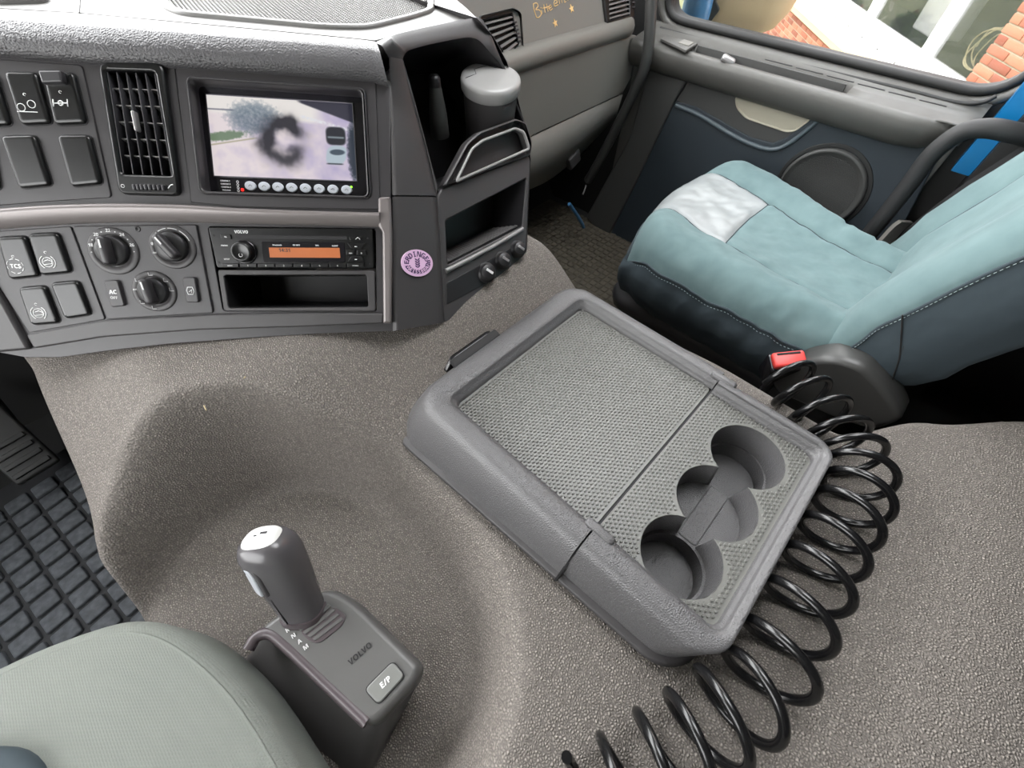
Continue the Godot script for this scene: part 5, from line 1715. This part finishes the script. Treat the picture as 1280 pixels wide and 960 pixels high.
# ---------------------------------------------------------------- yard outside
func build_outside():
	var g := PlaneMesh.new()
	g.size = Vector2(120, 120)
	solo(g, "ground", M.ground, "grey paved yard outside the truck", "ground", Transform3D(Basis(), V(0, -2.35, 0)), "", "structure")
	var bdir := Vector3(0.807, 0, -0.591)
	var o := EYE + ray(1120, 92) * 4.3
	o.y = EYE.y
	var f := Transform3D(Basis(-bdir, Vector3.UP, Vector3(-0.591, 0, -0.807)), o)   # local x runs towards the rear, y is height from the eye
	var wall := thing("wall_house", "red brick house wall with pale mortar outside the passenger window", "wall", f * Vector3(0, -2.35, 0), "", "structure")
	var outl := rect(-12.0, -2.35, 5.0, 3.0)
	var hole := rect(-6.6, -1.54, 0.985, 0.62)
	put(plate_with_holes(outl, [hole], -0.24, 0.0, 0.002), "mortar_bed", M.mortar, wall, f)
	# bricks in stretcher bond: those in view one by one, the rest as one mass
	var bm := rbox(Vector3(0.239, 0.0515, 0.03), 0.004, 1)
	var half := rbox(Vector3(0.114, 0.0515, 0.03), 0.004, 1)
	var rng := RandomNumberGenerator.new()
	rng.seed = 12
	var rest := []
	var mats := [M.brick_a, M.brick_b, M.brick_c]
	var course := 0.0625
	for j in 85:
		var y := -2.32 + course * j
		for i in 68:
			var x := -11.9 + 0.25 * i + (0.125 if j % 2 else 0.0)
			var m := bm
			if y > -1.57 and y < 0.65:
				if x + 0.119 > -6.6 and x < 0.985 - 0.02:
					continue
				if x - 0.119 < 0.985 and x > 0.9 and x < 1.04:
					m = half
					x = 0.985 + 0.060
			var c := f * Vector3(x, y, -0.009 + rng.randf() * 0.004)
			var w := c - EYE
			var dep := w.dot(FORE)
			var p := Vector2(640 + FOCAL * w.dot(RIGHT) / maxf(dep, 0.01), 480 + FOCAL * w.dot(DOWN) / maxf(dep, 0.01))
			var pick: Material = mats[rng.randi() % 3]
			if dep > 0.1 and p.x > 935 and p.x < 1300 and p.y > -25 and p.y < 118 and p.y < 60 + (p.x - 960) * 0.26:
				put(m, "brick", pick, wall, Transform3D(f.basis, c))
			else:
				rest.append(Transform3D(f.basis, c))
	studs(rest, bm, "brick_mass", M.brick_a, wall)
	# stone sill and white window unit, set back in the wall
	solo(join([[boxm(Vector3(7.58, 0.07, 0.30)), f * Transform3D(Basis(Vector3(1, 0, 0), 0.20), Vector3(-2.808, -1.50, -0.06))]]), "window_sill", M.sill_stone, "pale stone sill under the white house windows", "sill", Transform3D(), "", "structure")
	var win := thing("window_4", "white framed house window unit above the pale sill", "window", f * Vector3(0, -1.47, -0.16), "", "structure")
	put(boxm(Vector3(7.5, 0.16, 0.08)), "bottom_rail", M.frame_white, win, f * Transform3D(Basis(), Vector3(-2.80, -1.385, -0.15)))
	for k in 8:
		put(lathe([Vector2(0.013, 0), Vector2(0.010, 0.004), Vector2(0.001, 0.005)], 10, true), "drain_cap", M.seal, win, f * Transform3D(Basis(), Vector3(0.62 - 0.47 * k, -1.39, -0.11)))
	var xs := [1.03, 0.03, -1.40, -2.75, -4.1, -5.4]
	for k in 5:
		var a: float = xs[k]
		var b: float = xs[k + 1]
		var w := a - b
		var fr := put(plate_with_holes(rect(b + 0.02, -1.30, a - 0.02, 0.56), [rect(b + 0.10, -1.22, a - 0.10, 0.48)], -0.06, 0.0, 0.008), "sash", M.frame_white, win, f * Transform3D(Basis(), Vector3(0, 0, -0.13)))
		put(boxm(Vector3(w - 0.20, 1.72, 0.01)), "pane", M.house_pane, fr, f * Transform3D(Basis(), Vector3((a + b) / 2.0, -0.37, -0.16)))
		put(boxm(Vector3(0.06, 1.95, 0.06)), "mullion", M.frame_white, win, f * Transform3D(Basis(), Vector3(b, -0.35, -0.15)))
	put(boxm(Vector3(7.5, 0.1, 0.08)), "top_rail", M.frame_white, win, f * Transform3D(Basis(), Vector3(-2.80, 0.60, -0.15)))
	# room behind the panes: wall, cable, rods, carton
	solo(join([[boxm(Vector3(9.0, 3.2, 0.05)), f * Transform3D(Basis(), Vector3(-2.5, -0.4, -2.4))], [boxm(Vector3(9.0, 0.05, 2.2)), f * Transform3D(Basis(), Vector3(-2.5, -1.75, -1.4))], [boxm(Vector3(0.05, 3.2, 2.2)), f * Transform3D(Basis(), Vector3(1.7, -0.4, -1.4))], [boxm(Vector3(9.0, 0.05, 2.2)), f * Transform3D(Basis(), Vector3(-2.5, 1.1, -1.4))]]), "wall_room", M.room_dark, "grey room interior behind the house window panes", "wall", Transform3D(), "", "structure")
	var loops := []
	for k in 110:
		var a := k / 109.0 * TAU * 4.5
		loops.append(f * Vector3(0.62 + cos(a) * (0.19 + 0.035 * sin(a * 1.7)) + 0.04 * sin(a * 0.4), -1.06 + sin(a) * (0.14 + 0.03 * cos(a * 0.9)), -0.25 - 0.03 * sin(a * 0.5)))
	solo(tube(loops, 0.006, 6), "cable_coil", M.sill_stone, "pale cable coil hanging behind the house window pane", "cable")
	solo(boxm(Vector3(0.025, 1.5, 0.02)), "rod", M.silver, "thin pale rod standing behind the house window pane", "rod", f * Transform3D(Basis(Vector3(0, 0, 1), 0.05), Vector3(0.70, -0.45, -0.4)))
	solo(rbox(Vector3(0.5, 0.42, 0.3), 0.02), "carton", M.frame_white, "pale carton standing behind the second house window", "box", f * Transform3D(Basis(), Vector3(-0.95, -1.05, -0.7)))
	# lawn and bushes beyond the mirror
	var lf := V(9.0, -2.23, -9.0)
	var lawn := PlaneMesh.new()
	lawn.size = Vector2(26, 14)
	solo(lawn, "lawn", M.grass, "dry yellow-green lawn beyond the yard", "lawn", Transform3D(Basis(Vector3.UP, 0.6), V(12.0, -2.34, -9.5)), "", "structure")
	var leaf := loft([[Vector3(-0.05, 0, 0), Vector3(0.05, 0, 0)], [Vector3(-0.01, 0.09, 0.02), Vector3(0.02, 0.09, 0.02)]], false, false, false)
	for q in [[10.3, -5.9, 0.35, "small loose green bush at the lawn edge beside the house"], [11.4, -6.9, 0.5, "largest loose green bush on the lawn behind the small one"], [9.6, -6.6, 0.4, "mid-sized loose green bush on the lawn beyond the mirror arm"]]:
		var places := []
		for k in 1500:
			var d: Vector3 = Vector3(rng.randfn(), absf(rng.randfn()), rng.randfn()).normalized() * pow(rng.randf(), 0.4) * q[2]
			places.append(Transform3D(Basis.from_euler(Vector3(rng.randf() * TAU, rng.randf() * TAU, rng.randf() * TAU)).scaled(Vector3.ONE * rng.randf_range(0.6, 1.2)), V(q[0], -2.34, q[1]) + d))
		var b := thing("bush", q[3], "bush", V(q[0], -2.35, q[1]), "bushes on the lawn")
		studs(places, leaf, "foliage", M.leaf, b)
		put(tube([V(q[0], -2.35, q[1]), V(q[0] + 0.02, -1.9, q[1])], 0.03, 6), "stem", M.brick_b, b)
	# mirror on the door
	var mt := thing("door_mirror", "beige truck door mirror housing with blue arm outside the passenger window", "mirror", V(1.62, -0.34, -0.66))
	var hs := []
	var mf := frame_of(V(1.62, -0.345, -0.63), Vector3(0.35, 0.0, 0.94), Vector3.UP)
	for a in [[0.0, 0.02, 0.02], [0.004, 0.075, 0.05], [0.02, 0.105, 0.07], [0.06, 0.125, 0.085], [0.15, 0.135, 0.09], [0.30, 0.135, 0.09], [0.38, 0.12, 0.08], [0.41, 0.08, 0.05]]:
		var r := []
		for k in 28:
			var an := TAU * k / 28.0
			var ca := cos(an)
			var sa := sin(an)
			r.append(mf * Vector3(signf(ca) * pow(absf(ca), 0.6) * a[1] + (a[0]) * 0.10, a[0], signf(sa) * pow(absf(sa), 0.8) * a[2]))
		hs.append(r)
	put(loft(hs), "housing", M.mirror_shell, mt)
	var jl := []
	for k in 9:
		jl.append(mf * Vector3(-0.01 + 0.006 * k, 0.012 + 0.04 * k, 0.091))
	var ap := []
	for p in P2([881, -60, 877, -20, 873, 4, 868, 24]):
		ap.append(on_x(p, 1.50))
	var ar := []
	for p in smooth_path(ap, 4):
		var r := []
		for k in 14:
			var an := TAU * k / 14.0
			r.append(p + Vector3(cos(an) * 0.03, 0, sin(an) * 0.042))
		ar.append(r)
	put(loft(ar), "arm", M.mirror_blue, mt)
	put(slab(rounded(flats(mf, P2([899, -10, 905, 4, 884, 32, 879, 30])), 0.004, 2), -0.01, 0.09, 0.002), "arm_edge", M.seal, mt, mf)
func boxm(s: Vector3) -> BoxMesh:
	var b := BoxMesh.new()
	b.size = s
	return b

# ---------------------------------------------------------------- passenger seat
var seat_noise: FastNoiseLite
func seat_xl(z: float) -> float:
	return 0.716 + 0.025 * (1.0 - step(-0.36, -0.24, z))
func seat_xr(z: float) -> float:
	return lerpf(1.205, 1.085, step(-0.30, 0.06, z))
func seat_zf(s: float) -> float:
	return -0.345 - 0.045 * sin(PI * clampf(s, 0, 1)) - 0.01 * s
func seat_top(s: float, t: float) -> Vector3:
	var zf := seat_zf(s)
	var z := lerpf(zf, 0.085, t)
	var xl := seat_xl(z)
	var xr := seat_xr(z)
	var x := lerpf(xl, xr, s)
	var y := -0.492
	y += 0.016 * exp(-pow((s - 0.14) / 0.10, 2.0)) + 0.018 * exp(-pow((s - 0.88) / 0.10, 2.0))
	y -= 0.010 * exp(-pow((t - 0.62) / 0.3, 2.0)) * exp(-pow((s - 0.5) / 0.22, 2.0))
	y += 0.010 * (1.0 - step(0.0, 0.35, t)) * sin(PI * s)
	for q in [[x - xl, 0.045, 0.048], [xr - x, 0.05, 0.05], [z - zf, 0.06, 0.055]]:
		var e: float = clampf(q[0] / q[1], 0, 1)
		y -= q[2] * (1.0 - sqrt(maxf(0.0, 1.0 - (1.0 - e) * (1.0 - e))))
	y -= 0.0045 * (exp(-pow((s - 0.27) / 0.010, 2.0)) + exp(-pow((s - 0.74) / 0.010, 2.0)))
	if s > 0.26 and s < 0.75:
		y -= 0.004 * exp(-pow((t - 0.40) / 0.012, 2.0))
	# puckers along the piping and soft creases
	var edge := exp(-(x - xl) / 0.035)
	y += edge * 0.0016 * sin(t * 42.0 + 3.0 * sin(t * 9.0))
	y += 0.004 * seat_noise.get_noise_2d(x * 60.0, z * 60.0)
	var edge2 := exp(-(xr - x) / 0.05)
	y -= edge2 * 0.010 * (exp(-pow((t - 0.72) / 0.012, 2.0)) + exp(-pow((t - 0.86) / 0.012, 2.0)))
	return V(x, y, z)
func seat_field(s0: float, s1: float, t0: float, t1: float, ns: int, nt: int) -> ArrayMesh:
	var rows := []
	for j in nt + 1:
		var r := []
		for i in ns + 1:
			r.append(seat_top(lerpf(s0, s1, i / float(ns)), lerpf(t0, t1, j / float(nt))))
		rows.append(r)
	return loft(rows, false, false, false)
func back_z(y: float) -> float:
	return 0.048 + 0.36 * (y + 0.52) if y > -0.44 else 0.048 + 0.36 * 0.08 * step(-0.60, -0.44, y)
func build_passenger_seat():
	seat_noise = FastNoiseLite.new()
	seat_noise.seed = 21
	seat_noise.frequency = 0.22
	seat_noise.fractal_octaves = 3
	var t := thing("passenger_seat", "pale blue-green cloth passenger seat with dark stitched sides", "seat", V(0.95, -0.9, -0.12))
	var cu := put(seat_field(0.0, 0.27, 0.0, 1.0, 22, 70), "cushion_bolster", M.seat, t)
	put(seat_field(0.27, 0.74, 0.40, 1.0, 30, 46), "cushion_cloth", M.seat, t)
	var vin := put(seat_field(0.27, 0.74, 0.0, 0.40, 30, 34), "cushion_patch", M.vinyl, t)  # vinyl paler and smoother than the cloth
	vin.set_meta("label", "shiny pale vinyl panel at the cushion front")
	put(seat_field(0.74, 1.0, 0.0, 1.0, 22, 70), "cushion_bolster", M.seat, t)
	# seams
	for sm in [[0.27, 0.02, 0.27, 0.98], [0.74, 0.02, 0.74, 0.98], [0.27, 0.40, 0.74, 0.40]]:
		var ln := []
		for k in 41:
			ln.append(seat_top(lerpf(sm[0], sm[2], k / 40.0), lerpf(sm[1], sm[3], k / 40.0)) + Vector3.UP * 0.0006)
		put(tube(ln, 0.0011, 5), "seam", M.seat_side, t)
	# side wall hanging from the piping
	var per := []
	for k in 41:
		per.append(seat_top(0.0, 1.0 - k / 40.0))
	for k in 30:
		per.append(seat_top((k + 1) / 30.0, 0.0))
	for k in 40:
		per.append(seat_top(1.0, (k + 1) / 40.0))
	var ctr := V(0.95, -0.55, -0.12)
	var side := []
	for a in [[0.0, 0.0], [0.007, -0.012], [0.012, -0.035], [0.008, -0.065], [-0.008, -0.098], [-0.03, -0.105]]:
		var r := []
		for i in per.size():
			var p: Vector3 = per[i]
			var outw := Vector3(p.x - ctr.x, 0, (p.z - ctr.z) * 0.8).normalized()
			var puck: float = 0.002 * sin(i * 1.3) * (1.0 if a[1] < -0.005 else 0.0)
			var lo: float = -0.545 + a[1]
			r.append(Vector3(p.x, lerpf(p.y, lo + EYE.y, 0.0 if a[1] == 0.0 else 1.0), p.z) + outw * (a[0] + puck))
		side.append(r)
	put(loft(side, false, false, false), "cushion_side", M.seat_side, t)
	var pipe := []
	for i in per.size():
		pipe.append(per[i] + Vector3(0, 0.001, 0))
	put(tube(pipe, 0.0028, 6), "piping", M.seat_side, t)
	stitches(per, t, 60)
	# pan, suspension bellows and base
	var pan := rounded(PackedVector2Array([Vector2(0.735, -0.36), Vector2(1.18, -0.36), Vector2(1.13, 0.16), Vector2(0.735, 0.16)]), 0.05, 5)
	var pr := []
	for a in [[0.02, -0.70], [-0.005, -0.685], [-0.012, -0.66], [-0.006, -0.645], [0.01, -0.635]]:
		var r := []
		for p in inset(pan, a[0]):
			r.append(V(p.x, a[1], p.y))
		pr.append(r)
	put(loft(pr), "seat_pan", M.seat_black, t)
	var bl := []
	for k in 9:
		var r := []
		for p in inset(pan, 0.055 + (0.018 if k % 2 else 0.0)):
			r.append(V(p.x, -0.885 + 0.024 * k, p.y))
		bl.append(r)
	put(loft(bl), "bellows", M.seat_black, t)
	# backrest: shaped front and dark shell behind it
	var fr := []
	var ys := []
	for k in 25:
		ys.append(-0.565 + 0.78 * k / 24.0)
	for y in ys:
		var z := back_z(y)
		var up := step(0.08, 0.22, y)
		var row := []
		for q in [[0.712, 0.012], [0.716, 0.0], [0.735, -0.016], [0.775, -0.024], [0.815, -0.018], [0.845, -0.004], [0.858, 0.004], [0.872, 0.000], [0.915, 0.006], [0.955, 0.008], [0.995, 0.006], [1.032, 0.000], [1.046, 0.005], [1.06, -0.004], [1.10, -0.018], [1.14, -0.014], [1.165, 0.0], [1.175, 0.02]]:
			row.append(V(lerpf(q[0], 0.945, up * 0.12), y, z + q[1] + 0.03 * up * up + 0.003 * seat_noise.get_noise_2d(q[0] * 50.0, y * 50.0)))
		fr.append(smooth_path(row, 3))
	put(loft(fr, false, false, false), "backrest_front", M.seat, t)
	var sh := []
	for i in ys.size():
		var y: float = ys[i]
		var z := back_z(y)
		var up := step(0.08, 0.22, y)
		var th := 0.135 - 0.02 * step(-0.4, 0.1, y)
		if y < -0.47:
			th *= 0.62 + 0.38 * step(-0.58, -0.47, y)
		var row := []
		for q in [[0.712, 0.011], [0.706, 0.035], [0.703, 0.07], [0.712, th - 0.03], [0.745, th], [0.95, th + 0.015], [1.14, th], [1.172, th - 0.03], [1.182, 0.06], [1.177, 0.019]]:
			row.append(V(lerpf(q[0], 0.945, up * 0.12), y, z + q[1] + 0.03 * up * up))
		sh.append(smooth_path(row, 3))
	put(loft(sh, false, false, false), "backrest_shell", M.seat_side, t)
	var st := SurfaceTool.new()
	st.begin(Mesh.PRIMITIVE_TRIANGLES)
	st.set_smooth_group(-1)
	for e in [0, sh.size() - 1]:
		var ringp: Array = sh[e].duplicate()
		var fp: Array = fr[e].duplicate()
		fp.reverse()
		ringp.append_array(fp)
		cap(st, ringp)
	st.generate_normals()
	put(st.commit(), "backrest_ends", M.seat_side, t)
	var bp := []
	for i in ys.size():
		bp.append(fr[i][0] + Vector3(-0.001, 0, 0))
	put(tube(smooth_path(bp, 3), 0.0026, 6), "piping", M.seat_side, t)
	stitches(smooth_path(bp, 3), t, 48)
	for c in [19, 37]:
		var ln := []
		for i in range(1, ys.size() - 3):
			ln.append(fr[i][c - 1] + Vector3(0, 0, -0.0012))
		put(tube(ln, 0.0018, 6), "seam", M.seat_side, t)
	for s in [[V(0.7045, -0.44, 0.13), V(0.7025, -0.50, 0.155), V(0.712, -0.545, 0.175)], [V(0.7055, -0.40, 0.10), V(0.7035, -0.455, 0.135), V(0.7055, -0.49, 0.15)]]:
		put(tube(smooth_path(s, 5), 0.0012, 5), "side_seam", M.seal, t)
	# recliner cover on the tunnel side
	var rc := Transform3D(Basis(Vector3(0, 0, 1), Vector3(0, 1, 0), Vector3(-1, 0, 0)), V(0.672, 0, 0))
	var rp := rounded(flats(rc, P2([1000, 452, 1030, 447, 1052, 449, 1080, 458, 1103, 480, 1122, 507, 1128, 523, 1122, 531, 1090, 540, 1052, 528, 1010, 510, 970, 492, 960, 474])), 0.012, 4)
	var rr := [ring3(rp, -0.045), ring3(rp, -0.012)]
	for a in [[0.002, -0.005], [0.005, -0.001], [0.008, 0.001], [0.011, 0.0015]]:
		rr.append(ring3(inset(rp, a[0]), a[1]))
	put(loft(rr), "recliner_cover", M.seat_cover, t, rc)
	var rec := thing("seat_belt_buckle", "red seat belt buckle in black housing beside the passenger seat", "buckle", V(0.665, -0.62, 0.01))
	var bc := at_depth(Vector2(986, 450), 0.715)
	var face := ((EYE - bc).normalized() * 0.55 + Vector3(0, 0.75, 0)).normalized()
	var across := (RIGHT - face * RIGHT.dot(face)).normalized()
	var bb := Transform3D(Basis(across, face.cross(across), face), bc)
	put(rbox(Vector3(0.058, 0.036, 0.060), 0.007), "housing", M.gloss_black, rec, Transform3D(bb.basis, bc - face * 0.032))
	put(rbox(Vector3(0.050, 0.028, 0.014), 0.005), "release_button", M.buckle_red, rec, Transform3D(bb.basis, bc))
	put(rbox(Vector3(0.036, 0.004, 0.003), 0.001), "tongue_slot", M.seam, rec, Transform3D(bb.basis, bc + face * 0.0066 + bb.basis.y * 0.009))
	put(tube([bc - face * 0.05, bc + Vector3(0, -0.10, 0.0), bc + Vector3(0.01, -0.16, 0.0)], 0.009, 8), "stalk", M.gloss_black, rec)
	# belt webbing lying along the outer edge of the backrest, and its folded grey end
	var bs := []
	var be := []
	for k in 13:
		var s := k / 12.0
		var y := lerpf(-0.57, 0.10, s)
		var z := back_z(y) - 0.012
		bs.append(V(1.188, y, z + 0.055))
		be.append(V(1.214, y + 0.004, z + 0.004))
	var belt := solo(strap(bs, be, 0.0016), "seat_belt", M.webbing, "black seat belt webbing running along the passenger backrest edge", "seat belt")
	var tg := solo(strap([V(1.13, -0.565, 0.03), V(1.15, -0.535, 0.028), V(1.17, -0.50, 0.03), V(1.18, -0.485, 0.035)], [V(1.175, -0.575, 0.055), V(1.195, -0.545, 0.05), V(1.212, -0.51, 0.05), V(1.22, -0.495, 0.055)], 0.004), "belt_end", M.webbing_grey, "grey woven strap end between passenger cushion and door", "strap")
func strap(a: Array, b: Array, th: float) -> ArrayMesh:
	var aa := smooth_path(a, 5)
	var bb := smooth_path(b, 5)
	var rings := []
	for i in aa.size():
		var d: Vector3 = (aa[mini(i + 1, aa.size() - 1)] - aa[maxi(i - 1, 0)]).normalized()
		var n := d.cross(bb[i] - aa[i]).normalized() * th
		rings.append([aa[i] + n, bb[i] + n, bb[i] - n, aa[i] - n])
	return loft(rings, true, true, true, -1)
func stitches(path: Array, parent: Node3D, n: int):
	var places := []
	for k in n * 3:
		var i := int(k * (path.size() - 2) / float(n * 3))
		var fr := k * (path.size() - 2) / float(n * 3) - i
		var p: Vector3 = path[i].lerp(path[i + 1], fr)
		var d: Vector3 = (path[i + 1] - path[i]).normalized()
		var f := frame_of(p + Vector3(-0.0035, -0.0045, 0), d, Vector3.UP if absf(d.y) < 0.8 else Vector3.RIGHT)
		places.append(f)
	studs(places, rbox(Vector3(0.0032, 0.0008, 0.0008), 0.0003, 1), "stitches", M.thread, parent)

# ---------------------------------------------------------------- floor mats and pedal
func build_mats():
	var t := thing("floor_mat", "grey rubber mat with raised brick-shaped treads in the driver footwell", "floor mat", V(-0.48, -0.9, -0.72))
	put(rbox(Vector3(0.40, 0.012, 0.66), 0.004), "mat_base", M.mat_base, t, Transform3D(Basis(Vector3.UP, 0.14), V(-0.475, -0.893, -0.70)))
	var tile := rbox(Vector3(0.0405, 0.012, 0.0345), 0.0045, 2)
	var b := Basis(Vector3.UP, 0.142)
	var o := V(-0.4095, -0.886, -0.968)
	for i in range(-4, 3):
		for j in 15:
			var p := o + b * Vector3(i * 0.0472, 0, j * 0.0419 + (0.0 if i % 2 == 0 else -0.002))
			if p.x < -0.265 and p.x > -0.66 :
				put(tile, "tread", M.mat_rubber, t, Transform3D(b, p))
	var m := thing("floor_mat", "brown dusty rubber mat with fine square studs in the passenger footwell", "floor mat", V(0.93, -0.9, -0.6))
	put(rbox(Vector3(0.70, 0.010, 0.95), 0.004), "mat_base", M.mat_brown, m, Transform3D(Basis(), V(0.93, -0.894, -0.52)))
	var places := []
	for i in 30:
		for j in 42:
			places.append(Transform3D(Basis(), V(0.59 + 0.0235 * i, -0.8885, -0.98 + 0.0225 * j)))
	studs(places, rbox(Vector3(0.019, 0.004, 0.018), 0.0015, 1), "studs", M.mat_brown, m)
	# accelerator pedal
	var pd := thing("pedal", "black ribbed pedal in the driver footwell", "pedal", V(-0.385, -0.88, -1.0))
	var pf := frame_of(V(-0.385, -0.80, -0.99), Vector3(1, 0, -0.1), Vector3(0, 0.55, -0.83))
	put(rbox(Vector3(0.075, 0.16, 0.016), 0.006), "plate", M.seal, pd, Transform3D(pf.basis, pf * Vector3(0, 0.03, 0)))
	for k in 4:
		put(rbox(Vector3(0.062, 0.010, 0.006), 0.002), "rib", M.seal, pd, Transform3D(pf.basis, pf * Vector3(0, -0.035 + 0.022 * k, 0.010)))
	put(rbox(Vector3(0.03, 0.03, 0.18), 0.008), "arm", M.seal, pd, Transform3D(Basis(Vector3(1, 0, 0), 0.5), V(-0.385, -0.80, -1.09)))

# ---------------------------------------------------------------- small things
func build_small():
	# hardware in the dark passenger footwell
	var l := thing("release_lever", "pale-tipped metal release lever below the glove box", "lever", V(0.93, -0.62, -0.80))
	var a := on_z(Vector2(717, 199), -0.78)
	put(rbox(Vector3(0.05, 0.04, 0.02), 0.005), "bracket", M.tower_low, l, Transform3D(Basis(Vector3(0, 0, 1), 0.4), a))
	var pts := []
	for p in P2([733, 232, 731, 238, 729, 243]):
		pts.append(on_z(p, -0.76))
	put(tube(pts, 0.003, 6), "lever_tip", M.silver, l)
	var bl := []
	for p in P2([712, 255, 719, 265, 726, 276, 730, 284]):
		bl.append(on_z(p, -0.74))
	solo(tube(smooth_path(bl, 3), 0.006, 7), "cable", M.mirror_blue, "short blue cable hanging in the passenger footwell", "cable")
	# straw bits on the tunnel cover
	for q in [[255, 507, 258, 513, "long pale straw bit lying over the hollow of the tunnel cover"], [305, 473, 307, 471, "short pale crumb lying below the radio on the tunnel cover"], [512, 511, 514, 510, "tiny pale crumb lying beside the console corner"]]:
		var p := on_y(Vector2(q[0], q[1]), -0.43)
		var r := on_y(Vector2(q[2], q[3]), -0.43)
		for w in [p, r]:
			pass
		var yy := tunnel_h(p.x, p.z) + 0.001
		var s := [on_y(Vector2(q[0], q[1]), yy), on_y(Vector2(q[2], q[3]), yy)]
		solo(tube(s, 0.0007, 5), "straw", M.sill_stone, q[4], "crumb", Transform3D(), "straw crumbs on the tunnel")
